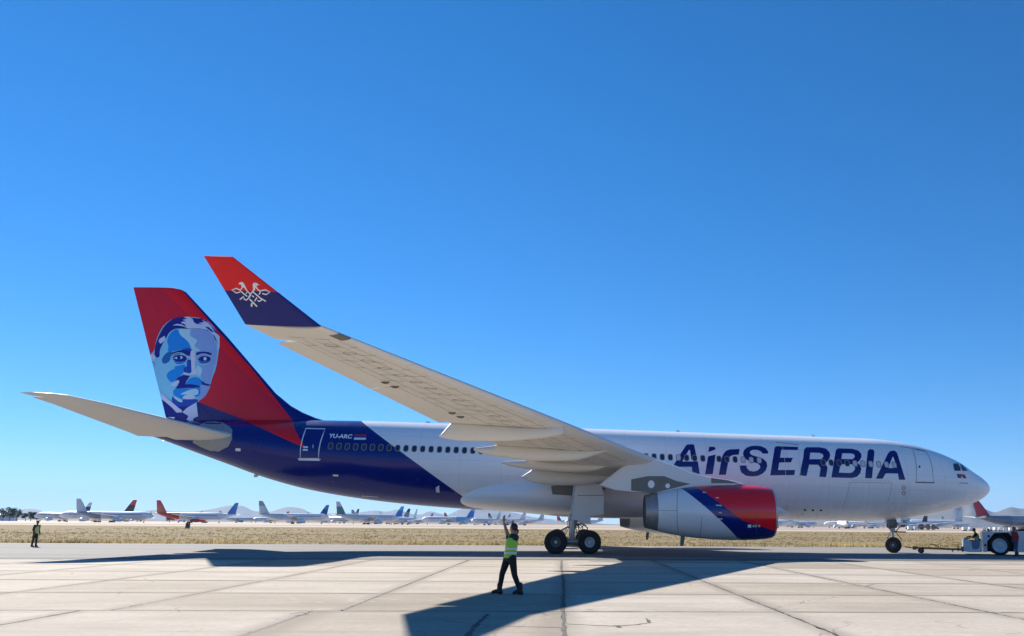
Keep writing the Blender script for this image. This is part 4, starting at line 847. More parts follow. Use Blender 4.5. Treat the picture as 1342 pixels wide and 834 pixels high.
def person(loc, rz, J, col, label, name='person', vest=None, cap=None, sleeves=True, hair='short'):
    """J: joint positions in the figure's own frame; it faces -x"""
    T = empty(name, loc, rz, label, 'person'); skin, shirt, trousers, shoes, hairm = col
    B = MB(); hd, nk, ch, pv = (Vector(J[k]) for k in ('head', 'neck', 'chest', 'pelvis')); fd = Vector(J.get('face', (-1, 0, 0))).normalized(); sd = Vector((0, 0, 1)).cross(fd).normalized()
    B.sphere(hd, .088, 16, 12, sc=(1.08, .88, 1.28)); B.sphere(hd+fd*.022-Vector((0, 0, .055)), .062, 14, 10)
    B.tube([nk-Vector((0, 0, .05)), nk, hd-Vector((0, 0, .04))], [.062, .055, .05], 12)
    B.sphere(hd+fd*.098-Vector((0, 0, .012)), .017, 8, 6, sc=(1, .8, 1.3)); B.sphere(hd+fd*.086-Vector((0, 0, .062)), .022, 8, 6, sc=(.7, 1.1, .6))
    for s_ in (-1, 1):
        B.sphere(hd+sd*s_*.082-Vector((0, 0, .012)), .024, 8, 6, sc=(.9, .45, 1.4))
        B.sphere(hd+fd*.078+sd*s_*.032+Vector((0, 0, .012)), .016, 8, 6)
    limb(B, [nk-Vector((0, 0, .03)), ch, seg(ch, pv, .55), pv], [.07, .125, .115, .12])
    for s_ in 'LR':
        sh, el, wr = J['sh'+s_], J['el'+s_], J['wr'+s_]; limb(B, [sh, el, wr], [.058, .043, .028])
        limb(B, [ch, sh], [.09, .06]); dr = Vector(wr)-Vector(el); hand(B, wr, J.get('hd'+s_, dr), J.get('pn'+s_, (0, 1, .2)), J.get('curl', .5))
        hp, kn, an, to = J['hp'+s_], J['kn'+s_], J['an'+s_], J['to'+s_]
        limb(B, [pv, hp], [.1, .095]); limb(B, [hp, kn, an], [.088, .056, .04]); limb(B, [an, to], [.04, .03])
    remeshed('body', B, skin, T, .0095, 2)
    q = MB(); limb(q, [nk-Vector((0, 0, .04)), ch, seg(ch, pv, .55), pv-Vector((0, 0, .02))], [.085, .14, .13, .132])
    for s_ in 'LR':
        limb(q, [ch+Vector((0, 0, .03)), J['sh'+s_]], [.105, .078]); end = seg(J['sh'+s_], J['el'+s_], .12) if not sleeves else J['wr'+s_]
        pts = [J['sh'+s_], end] if not sleeves else [J['sh'+s_], J['el'+s_], seg(J['el'+s_], J['wr'+s_], .92)]
        limb(q, pts, [.074, .064] if not sleeves else [.074, .058, .042])
    remeshed('shirt', q, shirt, T, .014, 4)
    q = MB(); limb(q, [pv+Vector((0, 0, .10)), pv], [.122, .14])
    for s_ in 'LR':
        limb(q, [pv, J['hp'+s_]], [.125, .112]); limb(q, [J['hp'+s_], J['kn'+s_], seg(J['kn'+s_], J['an'+s_], .93)], [.106, .074, .058])
    remeshed('trousers', q, trousers, T, .014, 4)
    for s_ in 'LR':
        an, to = Vector(J['an'+s_]), Vector(J['to'+s_]); q = MB(); limb(q, [an+Vector((0, 0, .13)), an-Vector((0, 0, .03))], [.066, .066]); he = an-(to-an)*.25; he.z = .045
        limb(q, [he, an.lerp(to, .55)*1.0, to], [.048, .05, .04]); fz = max(.0, 0)
        remeshed('boot', q, shoes, T, .011, 3)
    # hair or cap
    q = MB(); q.sphere(hd-fd*.012+Vector((0, 0, .026)), .094, 16, 12, sc=(1.08, .92, 1.14))
    if hair == 'tail': limb(q, [hd-fd*.09-Vector((0, 0, .01)), hd-fd*.14-Vector((0, 0, .05)), hd-fd*.13-Vector((0, 0, .12))], [.035, .03, .016])
    hb = MB(); limb(hb, [hd-fd*.02+Vector((0, 0, .03)), hd-fd*.03-Vector((0, 0, .04))], [.09, .075])
    q.v = [p for p in q.v]
    for i, p in enumerate(q.v):
        r_ = p-hd
        if r_.dot(fd) > .035 and r_.z < .055: q.v[i] = hd+r_*.72                 # leave the face free
        if r_.z < -.035 and hair != 'tail': q.v[i] = hd+r_*.8
    remeshed('hair', q, hairm, T, .009, 2)
    if cap:
        q = MB(); q.sphere(hd+Vector((0, 0, .06)), .1, 16, 10, sc=(1.1, .95, .8)); q.tube([hd+fd*.06+Vector((0, 0, .055)), hd+fd*.17+Vector((0, 0, .045))], [.07, .05], 10)
        for i, p in enumerate(q.v): q.v[i].z = max(p.z, (hd+Vector((0, 0, .04))).z)
        remeshed('cap', q, cap, T, .01, 2)
    if vest:
        q = MB(); limb(q, [nk-Vector((0, 0, .09)), ch, seg(ch, pv, .55), pv-Vector((0, 0, .01))], [.088, .158, .15, .155])
        for s_ in 'LR': limb(q, [ch+Vector((0, 0, .05)), seg(ch, J['sh'+s_], .72)+Vector((0, 0, .03))], [.10, .075])
        for p_ in q.v: p_.z = max(p_.z, pv.z-.03)
        V = remeshed('vest', q, vest, T, .013, 3)
        bands = MB()
        for tt in (.42, .72):
            c = seg(ch, pv, tt); r_ = .163
            bands.loft([[c+Vector((r_*.985*math.cos(a), r_*.985*math.sin(a), dz)) for a in [2*math.pi*k/28 for k in range(28)]] for dz in (-.026, .026)], 0, False)
        bands.done('reflective_band', [M_REFL], T, True)
    return T
M_REFL = mat('reflective_tape', (.62, .66, .58), .35, var=.05); M_VEST = mat('lime_safety_vest', (.33, .62, .06), .75, bump=.7, bscale=13, var=.1, vscale=8); M_VESTO = mat('faded_safety_vest', (.62, .64, .20), .8, bump=.7, bscale=13, var=.12, vscale=8)
SK1, SK2 = mat('skin_tan', (.36, .19, .115), .55, var=.06), mat('skin_brown', (.20, .105, .065), .55, var=.06)
BLK, DKG, JEAN, REDS, HAIR, HAIRB = mat('black_cloth', (.012, .012, .015), .85, bump=.7, bscale=13, var=.2), mat('dark_green_cloth', (.012, .03, .026), .85, bump=.7, bscale=13, var=.2), mat('denim', (.045, .07, .15), .85, bump=.7, bscale=13, var=.2), mat('red_cloth', (.36, .025, .03), .8, bump=.7, bscale=13, var=.12), mat('dark_hair', (.022, .010, .010), .5, var=.3), mat('black_hair', (.01, .009, .008), .5)
LEA = mat('boot_leather', (.018, .012, .011), .6, var=.2); OLV = mat('olive_cloth', (.035, .035, .018), .85, bump=.7, bscale=13, var=.2)
# marshaller walking away to the left, both arms raised
J = dict(head=(.085, .0, 1.595), face=(-.8, .55, .1), neck=(.07, -.01, 1.44), chest=(.055, -.005, 1.24), pelvis=(.02, 0, .90),
         shL=(-.04, .08, 1.375), elL=(-.115, .10, 1.57), wrL=(-.175, .06, 1.755), hdL=(.02, 0, 1), pnL=(.6, .8, 0), shR=(.16, -.07, 1.37), elR=(.14, .24, 1.44), wrR=(.055, .20, 1.63), hdR=(-.10, -.05, 1), pnR=(.3, .9, 0),
         hpL=(-.045, .075, .86), knL=(-.165, .09, .48), anL=(-.215, .10, .095), toL=(-.385, .12, .045), hpR=(.085, -.075, .86), knR=(.155, -.08, .465), anR=(.305, -.09, .105), toR=(.155, -.10, .045), curl=.25)
G0 = atz(666.5, 779.2)
person((G0.x-.02, G0.y, 0), 0, J, (SK1, DKG, BLK, LEA, HAIR), 'person in lime safety vest and black trousers with raised arms, walking on the apron', vest=M_VEST, sleeves=False, hair='tail')
def stand(lean=0, step=.1, arm=0.0):
    return dict(head=(-.01-lean, 0, 1.64), face=(-1, 0, 0), neck=(0-lean*.9, 0, 1.48), chest=(.0-lean*.6, 0, 1.28), pelvis=(0, 0, .92),
        shL=(-lean*.8, -.19, 1.42), elL=(.03, -.235, 1.14), wrL=(-.05-arm, -.225, .91), shR=(-lean*.8, .19, 1.42), elR=(.03, .235, 1.14), wrR=(-.05-arm, .225, .91), hdL=(-.1, 0, -1), hdR=(-.1, 0, -1), pnL=(-.2, .9, 0), pnR=(-.2, -.9, 0),
        hpL=(0, -.09, .88), knL=(-.02-step*.3, -.10, .49), anL=(-step, -.11, .09), toL=(-step-.17, -.12, .035), hpR=(0, .09, .88), knR=(.0+step*.3, .10, .49), anR=(step*.9, .11, .09), toR=(step*.9-.17, .12, .035))
p = aty(46.5, 702, .3)
mw_ = person((p.x, p.y, 0), R(165), stand(0, .05, .05), (SK2, OLV, OLV, LEA, HAIRB), 'person in faded yellow vest standing alone at the left edge of the taxiway', vest=M_VESTO); mw_.scale = (.93, .93, .93)
px_ = atz(1333, 729.4)
person((px_.x, px_.y, 0), R(10), stand(.02, .16, -.03), (SK2, REDS, JEAN, LEA, HAIRB), 'person in red shirt and blue jeans walking beside the white tug', sleeves=True)

# ================================================================== tow tug and tow bar
YN = -1.35; TH = R(24)
_d, _n, _N = Vector((math.cos(TH), -math.sin(TH), 0)), Vector((math.sin(TH), math.cos(TH), 0)), Vector((NX, 0, 0))
def onplane(u, v, off):
    """(along, height) where the view meets the upright plane at this side offset of the tow line"""
    d = ray(u, v); k = (off-(CAMP-_N).dot(_n))/d.dot(_n); p = CAMP+d*k; return ((p-_N).dot(_d), p.z)
def tow(s_, y, z=0): return _N+_d*s_+_n*y+Vector((0, 0, z))
S0 = 0.0
def tx_(u, v): s_, z = onplane(u, v, YN); return (s_-S0, z)
t12 = lambda *L: [tx_(1255+x/11.92, 670+y/11.92) for x, y in L]
M_TUG = mat('tug_white_paint', (.56, .57, .59), .35, var=.07, coat=.3); M_TUGB = mat('tug_blue_grey', (.14, .19, .27), .5, var=.12); M_YEL = mat('worn_yellow_paint', (.30, .17, .035), .6, var=.3, vscale=5)
S0 = tx_(1310.4, 715.2)[0]; wc = tx_(1310.4, 715.2); TUG = empty('tow_tug', tow(S0, 0), -TH, 'low white aircraft tow tug with large black wheel and open driver seat', 'tow tug')
gz = .0
def pr(name, poly, y0, y1, m, parent=TUG, bev=None): return MB().prism(poly, y0, y1).done(name, [m], parent)
xr = wc[0]+5.2
bd = t12((378, 318), (560, 322)); zt = bd[0][1]; zb = t12((400, 640))[0][1]; arch = t12((462, 640), (462, 470), (575, 342), (790, 337), (885, 425), (888, 640))
def mirror(L): return [(2*(wc[0]+1.55)-x, z) for x, z in reversed(L)]
pr('body', [bd[0]]+[(xr, zt)]+[(xr, zb)]+mirror(arch)+list(reversed(arch))+[(bd[0][0], zb)], YN, -YN, M_TUG)
arch2 = [(x, z) for x, z in arch]
pr('wheel_arch', [(x, z if i not in (0, 5) else z+.01) for i, (x, z) in enumerate(arch2)], YN+.55, -YN-.55, M_BLACK); pr('wheel_arch', mirror(arch2), YN+.55, -YN-.55, M_BLACK)
pr('front_cowl', t12((95, 445), (160, 440), (172, 470), (178, 640), (97, 628)), YN, -YN, M_TUG); pr('bumper', t12((60, 560), (95, 560), (95, 640), (70, 635)), YN+.25, -YN-.25, M_DMETAL)
pr('floor_pan', [(x, z-.004) for x, z in t12((178, 612), (380, 612), (380, 640), (178, 640))], YN+.006, -YN-.006, M_TUG)
pr('driver_side_panel', t12((172, 470), (215, 470), (222, 560), (240, 600), (310, 600), (345, 570), (350, 460), (378, 455), (378, 612), (178, 612)), YN, YN+.04, M_TUG)
pr('step_panel', t12((216, 472), (349, 462), (344, 570), (310, 599), (241, 599), (223, 560)), YN+.04, YN+.07, M_TUGB)
pr('driver_seat', t12((285, 520), (370, 515), (370, 440), (352, 430), (345, 500), (285, 505)), YN+.35, YN+.95, M_BLACK)
pr('instrument_panel', t12((110, 441), (160, 436), (168, 405), (120, 425)), YN+.1, -YN-.1, M_DMETAL)
MB().tube([(*(lambda q: (q[0], YN+.62, q[1]))(tx_(1255+200/11.92, 670+440/11.92)),), (*(lambda q: (q[0], YN+.62, q[1]))(tx_(1255+190/11.92, 670+412/11.92)),)], .03, 8).tube([Vector((tx_(1271, 704.5)[0]+.19*math.cos(a)*.5, YN+.62+.19*math.sin(a), tx_(1271, 704.5)[1]+.19*math.cos(a)*.6)) for a in [2*math.pi*k/20 for k in range(21)]], .018, 8, 0, False).done('steering_wheel', [M_BLACK], TUG, True, 50)
pr('engine_hood', t12((940, 318), (1500, 318), (1500, 285), (960, 285)), YN+.25, -YN-.25, M_BLACK)
for q in ((485, 392), (432, 532)): pr('side_lamp', t12(*ell(q[0], q[1], 17, 20, 10)), YN-.10, YN, M_BLACK)
c = tx_(1255+485/11.92, 670+292/11.92); MB().rev([(-.13, .07), (.05, .07), (.09, .03)], 12, 'z', (c[0], YN+.4, c[1]), 0, True).done('beacon', [mat('blue_lens', (.02, .04, .2), .2)], TUG, True, 40)
pr('side_trim', t12((440, 602), (462, 602), (462, 640), (440, 640)), YN-.012, YN+.01, M_LGREY)
TW = wheel_meshes(wc[1]-.0, .46, .44, M_HUBW, 0)
for wx in (wc[0], wc[0]+3.1):
    for s_ in (-1, 1):
        for nm, me in zip(('tyre', 'rim'), TW): link(nm, me, TUG, (wx, s_*(-YN-.28), wc[1]-.004))
# driver, seated low, hands on the wheel
dv = tx_(1255+318/11.92, 670+500/11.92); L0 = tow(S0+dv[0], YN+.62)
J = dict(head=(-.13, 0, .83), face=(-1, 0, -.05), neck=(-.06, 0, .66), chest=(-.02, 0, .46), pelvis=(.03, 0, .10), shL=(-.04, -.18, .60), elL=(-.24, -.21, .36), wrL=(-.46, -.14, .42), shR=(-.04, .18, .60), elR=(-.24, .21, .36), wrR=(-.46, .14, .42),
         hpL=(-.02, -.10, .08), knL=(-.46, -.13, .12), anL=(-.52, -.13, -.24), toL=(-.68, -.13, -.285), hpR=(-.02, .10, .08), knR=(-.46, .13, .12), anR=(-.52, .13, -.24), toR=(-.68, .13, -.285), hdL=(-1, .2, .1), hdR=(-1, -.2, .1), pnL=(0, .3, -1), pnR=(0, -.3, -1), curl=.9)
dp = person((L0.x, L0.y, dv[1]-.02), -TH, J, (SK2, BLK, JEAN, LEA, HAIRB), 'person in lime vest sitting at the wheel of the white tug', vest=M_VESTO if False else mat('driver_vest', (.27, .42, .08), .8, var=.1))
# tow bar
TB = empty('tow_bar', tow(0, 0), -TH, 'rusty yellow aircraft tow bar on a small wheel between nose gear and tug', 'tow bar')
def b11(x, y, yy=0): s_, z = onplane(1150+x/11.18, 670+y/11.18, 0); return Vector((s_, yy, z))
MB().tube([b11(565, 536), b11(1140, 560)], .075, 12).done('bar', [M_YEL], TB, True, 40)
MB().tube([b11(400, 522), b11(515, 540)], .04, 8).box(tuple(b11(515, 565)-Vector((0, .22, 0))), tuple(b11(570, 512)+Vector((0, .22, 0))), 0, .02).done('tow_head', [M_YEL], TB, True, 40)
MB().tube([b11(735, 535), b11(770, 488), b11(825, 490), b11(885, 520), b11(900, 540)], .032, 8).done('lift_handle', [M_YEL], TB, True, 40)
MB().tube([b11(925, 540), b11(925, 498), b11(950, 512), b11(1030, 512), b11(1035, 545)], .025, 8).done('pump_frame', [M_DMETAL], TB, True, 40)
MB().tube([b11(1135, 560), b11(1180, 558), b11(1255, 566)], [.06, .09, .07], 10).tube([b11(1182, 500), b11(1182, 590)], .035, 8).tube([b11(1100, 560), b11(1100, 600)], .04, 8).done('coupling', [M_YEL], TB, True, 40)
wz = .2; wxx = b11(637, 575).x; tw = wheel_meshes(.2, .14, .09, M_HUBD)
for s_ in (-1, 1):
    for nm, me in zip(('tyre', 'rim'), tw): link(nm, me, TB, (wxx, s_*.42, .2))
MB().tube([(wxx, -.42, .2), (wxx, .42, .2)], .03, 8).tube([(wxx, -.25, .2), (wxx+.1, 0, .48)], .03, 8).tube([(wxx, .25, .2), (wxx+.1, 0, .48)], .03, 8).done('axle', [M_YEL], TB, True, 40)
# ================================================================== stored aircraft far behind the field
def bearing(u, v, d):
    """a ground point d metres in front of the camera in the direction of photo column u"""
    r_ = ray(u, v); k = d/r_.dot(_f); return Vector((CAMP.x+r_.x*k, CAMP.y+r_.y*k, 0))
BGM = {}
def bgm(n, c, rough=.4):
    if n not in BGM: BGM[n] = mat(n, c, rough, var=.06, vscale=.3)
    return BGM[n]
BW, BGREY, BTIRE = bgm('stored_white', (.84, .84, .85)), bgm('stored_grey', (.30, .33, .38)), bgm('stored_tyre', (.03, .03, .03))
COLS = dict(white=BW, grey=BGREY, red=bgm('stored_red', (.60, .05, .05)), crim=bgm('stored_crimson', (.36, .03, .06)), navy=bgm('stored_navy', (.02, .06, .22)), blue=bgm('stored_blue', (.03, .2, .6)), teal=bgm('stored_teal', (.02, .30, .50)), lblue=bgm('stored_light_blue', (.15, .45, .80)), dark=bgm('stored_dark', (.045, .03, .035)), orange=bgm('stored_orange', (.50, .12, .05)), pale=bgm('stored_pale', (.60, .64, .66)), green=bgm('stored_green', (.10, .22, .20)), steel=bgm('stored_steel', (.20, .23, .29)))
KM = {}
def kit(wide):
    """mesh data of one kind of parked jet: nose at +x, unit length L"""
    L, r_, H = (50., 2.6, 16.0) if wide == 1 else (37., 1.95, 12.2) if wide == 0 else (66., 3.3, 18.2); z0 = r_+(2.3 if wide else 1.7); k = {}
    n = 16; tab = [(0, .02, -.3*r_), (.015, .35, -.2*r_), (.05, .72, -.06*r_), (.11, 1, 0), (.66, 1, 0), (.8, .78, .2*r_), (.93, .36, .55*r_), (1, .08, .75*r_)]
    def rg(s):
        rr, dz = lin(tab, s); return [Vector((L*(.5-s), r_*rr*math.sin(2*math.pi*j/n), z0+dz+r_*rr*math.cos(2*math.pi*j/n))) for j in range(n)]
    k['fuselage'] = MB().loft([rg(s) for s in (0, .015, .03, .05, .08, .11, .3, .5, .62, .66)]).mesh('fuselage', [], True, 60)
    k['rear_fuselage'] = MB().loft([rg(s) for s in (.66, .72, .8, .87, .93, 1)]).mesh('rear_fuselage', [], True, 60)
    for sg in (-1, 1):
        mb = MB().loft([section((L*.13-o, sg*y, z0-r_*.45+d), (L*.13-o-c, sg*y, z0-r_*.45+d), (0, 0, 1), .11, .01, 0, 1, 6) for o, y, d, c in ((0, r_*.6, 0, L*.17), (L*.085, L*.16, L*.014, L*.10), (L*.25, L*.47, L*.05, L*.035))]); k['wing%d' % sg] = mb.mesh('wing', [], True, 40)
        mb = MB().loft([section((-L*.40-o, sg*y, z0+r_*.5+d), (-L*.40-o-c, sg*y, z0+r_*.5+d), (0, 0, 1), .1, 0, 0, 1, 5) for o, y, d, c in ((0, r_*.2, 0, L*.09), (L*.085, L*.165, L*.015, L*.03))]); k['tail%d' % sg] = mb.mesh('tailplane', [], True, 40)
        for q, yy in enumerate((.17,) if wide < 2 else (.17, .29)):
            ex = L*.13-L*.6*(yy-.05)+L*.045; ez = z0-r_*.45-r_*.72; er = r_*.5
            k['eng%d%d' % (sg, q)] = MB().rev([(ex-.9*er*3.2, er*.5), (ex-.3*er, er*.98), (ex+1.0*er, er), (ex+1.6*er, er*.86), (ex+1.55*er, er*.7), (ex+.6*er, er*.7), (ex+.6*er, .02)], 14, 'x', (0, sg*L*yy, ez), 0, True).mesh('engine', [], True, 50)
            k['pyl%d%d' % (sg, q)] = MB().prism([(ex+er*1.0, ez+er*.9), (ex-er*2.6, ez+er*.3), (ex-er*2.8, ez+er*1.6), (ex-er*.2, ez+er*1.5)], sg*L*yy-.15, sg*L*yy+.15).mesh('pylon', [])
        k['gear%d' % sg] = MB().tube([(-L*.02, sg*L*.065, z0-r_*.5), (-L*.02, sg*L*.065, .5)], .16, 8).rev([(-.35, .05), (-.3, .55), (.3, .55), (.35, .05)], 14, 'y', (-L*.02-.6, sg*L*.065, .55), 1, True).rev([(-.35, .05), (-.3, .55), (.3, .55), (.35, .05)], 14, 'y', (-L*.02+.6, sg*L*.065, .55), 1, True).mesh('main_gear', [], True, 40)
    k['ngear'] = MB().tube([(L*.38, 0, z0-r_*.8), (L*.38, 0, .4)], .12, 8).rev([(-.3, .05), (-.25, .45), (.25, .45), (.3, .05)], 12, 'y', (L*.38, 0, .45), 1, True).mesh('nose_gear', [], True, 40)
    zt = z0+r_*.75
    k['fin'] = MB().loft([section((-L*o, 0, z), (-L*(o+c), 0, z), (0, -1, 0), .09, 0, 0, 1, 6) for z, o, c in ((zt-.3, .325, .15), (zt+.6, .348, .132), (zt+(H-zt)*.62, .408, .088))]).mesh('fin', [], True, 40)
    k['fintop'] = MB().loft([section((-L*o, 0, z), (-L*(o+c), 0, z), (0, -1, 0), .09, 0, 0, 1, 6) for z, o, c in ((zt+(H-zt)*.62, .408, .088), (H-.2, .452, .054), (H, .459, .046))]).mesh('fin_tip', [], True, 40)
    k['cockpit'] = MB().loft([[p*1.0+Vector((.05, 0, .03)) for p in rg(s)[-2:]+rg(s)[:3]] for s in (.035, .052)], 0, False, False).mesh('cockpit_windows', [], True)
    k['stripe'] = MB().loft([[Vector((L*x, -r_*1.004*math.cos(a), z0+r_*1.004*math.sin(a))) for x in (.36, .0, -.16)] for a in (.12, .30)], 0, False, False).mesh('window_band', [])
    k['stripe2'] = MB().loft([[Vector((L*x, r_*1.004*math.cos(a), z0+r_*1.004*math.sin(a))) for x in (.36, .0, -.16)] for a in (.12, .30)], 0, False, False).mesh('window_band', [])
    k['L'] = L; return k
def parked(u, d, rz, wide, body, tail, fin, tip, eng, label, tailfix=True):
    """u: photo column of the fin's tip; d: distance"""
    if wide not in KM: KM[wide] = kit(wide)
    k = KM[wide]; L = k['L']; d *= 1.07; p = bearing(u, 690, d); a = R(rz)
    if tailfix: p = p+Vector((math.cos(a), math.sin(a), 0))*L*.48
    T = empty('parked_jet', p, a, label, 'airplane', 'stored airplanes beyond the field')
    def put_(n, me, m):
        o = link(n, me, T)
        if len(me.materials) == 0:
            me.materials.append(None); me.materials.append(None)
        for i, mm in enumerate((m, BTIRE)): o.material_slots[i].link = 'OBJECT'; o.material_slots[i].material = mm
    Cc = COLS
    put_('fuselage', k['fuselage'], Cc[body]); put_('rear_fuselage', k['rear_fuselage'], Cc[tail]); put_('fin', k['fin'], Cc[fin]); put_('fin_tip', k['fintop'], Cc[tip]); put_('nose_gear', k['ngear'], BGREY); put_('cockpit_windows', k['cockpit'], BTIRE); put_('window_band', k['stripe'], Cc['steel']); put_('window_band', k['stripe2'], Cc['steel'])
    for sg in (-1, 1):
        put_('wing', k['wing%d' % sg], Cc['pale']); put_('tailplane', k['tail%d' % sg], Cc['pale']); put_('main_gear', k['gear%d' % sg], BGREY)
        for q in range(1 if wide < 2 else 2): put_('engine', k['eng%d%d' % (sg, q)], Cc[eng]); put_('pylon', k['pyl%d%d' % (sg, q)], Cc['pale'])
    return T
# u of fin tip, distance, heading (0 = nose to the right), size, body, rear, fin, fin tip, engines
for a in [
 (97, 525, 12, 1, 'white', 'grey', 'pale', 'pale', 'white', 'white jet with pale fin at far left, nose towards the right'),
 (114, 640, 172, 1, 'white', 'white', 'navy', 'white', 'white', 'white jet half hidden at far left with small navy fin'),
 (172, 548, 186, 1, 'white', 'white', 'dark', 'red', 'white', 'white jet with black and red fin near the left edge'),
 (203, 550, 8, 1, 'white', 'red', 'orange', 'red', 'red', 'white jet with orange red fin, red tail and red engines'),
 (307, 610, 184, 1, 'white', 'white', 'blue', 'teal', 'white', 'long white jet with teal and blue fin in front of mountain'),
 (338, 545, 20, 1, 'white', 'pale', 'pale', 'grey', 'white', 'white jet with slim grey fin left of the navy-finned jet'),
 (427, 660, 183, 1, 'white', 'green', 'navy', 'blue', 'white', 'white jet with navy fin and green rear below the blue belly'),
 (440, 545, 38, 1, 'white', 'pale', 'green', 'pale', 'white', 'white jet with pale green fin just right of navy-finned jet'),
 (460, 900, 30, 1, 'white', 'white', 'grey', 'grey', 'white', 'distant jet whose grey fin leans left of its twin'),
 (468, 850, 150, 1, 'white', 'white', 'grey', 'dark', 'white', 'distant jet whose dark tipped fin leans right'),
 (526, 690, 182, 1, 'white', 'white', 'blue', 'lblue', 'white', 'white jet with bright blue fin under the dark fuselage'),
 (535, 800, 165, 1, 'white', 'white', 'steel', 'dark', 'white', 'distant jet with narrow dark fin beside the bright blue fin'),
 (545, 610, 250, 0, 'white', 'white', 'white', 'white', 'white', 'small white jet turned partly towards the camera, under the dark belly'),
 (620, 720, 181, 1, 'white', 'lblue', 'blue', 'lblue', 'white', 'white jet with light blue patterned tail below the belly'),
 (655, 640, 235, 0, 'white', 'white', 'pale', 'white', 'white', 'small white jet behind the marshaller, nose at the camera'),
 (688, 660, 200, 0, 'white', 'white', 'white', 'pale', 'white', 'small white jet just right of the marshaller'),
 (712, 690, 190, 0, 'white', 'white', 'pale', 'pale', 'white', 'small white jet behind the rear main wheels'),
 (790, 700, 170, 0, 'white', 'white', 'pale', 'pale', 'white', 'small white jet seen between main wheels and engine'),
 (1028, 680, 20, 0, 'white', 'white', 'white', 'white', 'white', 'small white jet just right of the red engine'),
 (1062, 720, 165, 0, 'white', 'white', 'white', 'pale', 'white', 'second white jet right of the red engine'),
 (1098, 560, 262, 0, 'white', 'white', 'white', 'white', 'white', 'white jet facing the camera under the forward fuselage'),
 (1120, 740, 12, 0, 'white', 'white', 'pale', 'white', 'white', 'white jet left of the nose wheel, behind the others'),
 (1165, 690, 185, 0, 'white', 'white', 'white', 'white', 'white', 'white jet directly behind the nose wheel strut'),
 (1216, 560, 196, 0, 'white', 'white', 'dark', 'white', 'white', 'white jet with small dark fin right of the nose gear'),
 (1262, 640, 178, 1, 'white', 'white', 'pale', 'pale', 'grey', 'long white jet in front of the dark mountain'),
 (1281, 452, 4, 2, 'grey', 'steel', 'crim', 'crim', 'grey', 'large grey jet with crimson fin at the right edge'),
 (262, 880, 200, 0, 'white', 'white', 'grey', 'grey', 'white', 'tiny white jet in the gap left of the teal fin'),
 (286, 800, 25, 0, 'white', 'white', 'white', 'pale', 'grey', 'tiny white jet under the wing of the teal-finned jet'),
 (196, 900, 160, 0, 'white', 'white', 'blue', 'white', 'white', 'tiny jet with blue fin base left of the orange fin'),
 (376, 820, 190, 0, 'white', 'white', 'orange', 'red', 'white', 'tiny jet with orange fin between the slim grey and navy fins'),
 (402, 900, 15, 0, 'white', 'white', 'pale', 'grey', 'white', 'tiny pale jet just left of the navy fin'),
 (497, 760, 30, 0, 'white', 'white', 'white', 'white', 'white', 'tiny white jet left of the bright blue fin'),
 (566, 860, 170, 0, 'white', 'white', 'grey', 'grey', 'white', 'tiny jet between the dark fin and the light blue tail'),
 (582, 800, 20, 0, 'white', 'white', 'orange', 'orange', 'white', 'tiny jet with orange fin left of the light blue tail'),
 (640, 820, 15, 0, 'white', 'white', 'grey', 'dark', 'white', 'tiny jet with dark tipped fin left of the marshaller'),
 (668, 900, 170, 0, 'white', 'pale', 'white', 'grey', 'white', 'tiny white jet right behind the marshaller head'),
 (730, 820, 25, 0, 'white', 'white', 'red', 'white', 'white', 'tiny jet with red fin base at the rear main wheel'),
 (1040, 600, 200, 0, 'white', 'white', 'white', 'white', 'white', 'white jet turned left below the rear of the lettering'),
 (1082, 640, 330, 0, 'white', 'white', 'pale', 'white', 'white', 'white jet turned towards the camera below the lettering middle'),
 (1140, 600, 150, 0, 'white', 'white', 'white', 'pale', 'white', 'white jet between the camera-facing jet and the nose wheel'),
 (1236, 760, 20, 0, 'white', 'white', 'white', 'grey', 'white', 'small white jet in front of the twin mountain peaks'),
]: parked(*a)

# covered engines and carts in front of the storage rows
TARP = bgm('brown_tarp', (.16, .135, .11)); n_ = 0
for i, (u, d, tarp) in enumerate(((1193, 430, 0), (1200, 440, 0), (1207, 420, 1), (1216, 415, 1), (1222, 430, 1))):
    p = bearing(u, 692, d); T = empty('shrouded_engine' if tarp else 'equipment_cart', p, R(20*i), ('brown tarp-wrapped engine on a stand, number %s from the nose wheel' % ('one', 'two', 'three', 'four', 'five')[i-2]).replace('number one', 'first').replace('number two', 'second').replace('number three', 'third') if tarp else ('white ground cart right of the nose wheel, nearer it' if i == 0 else 'white ground cart right of the nose wheel, farther from it'), 'engine' if tarp else 'cart', 'shrouded engines by the storage rows' if tarp else 'carts beyond the field')
    if tarp:
        MB().rev([(-2.2, .6), (-1.9, 1.15), (-.5, 1.35), (1.2, 1.4), (1.9, 1.2), (2.0, .3)], 14, 'x', (0, 0, 1.9), 0, True).done('wrapped_cowl', [TARP], T, True, 50); MB().box((-1.8, -1, .2), (1.8, 1, .55), 0, .05).done('stand', [BGREY], T)
    else:
        MB().box((-1.4, -.9, .5), (1.4, .9, 1.9), 0, .1).done('box_body', [BW], T, True, 40)
        for x in (-.9, .9):
            for y in (-.8, .8): MB().rev([(-.12, .02), (-.1, .32), (.1, .32), (.12, .02)], 10, 'y', (x, y, .32), 0, True).done('wheel', [BTIRE], T)
ORD = ('leftmost', 'second', 'third', 'fourth', 'fifth', 'sixth', 'seventh', 'rightmost')
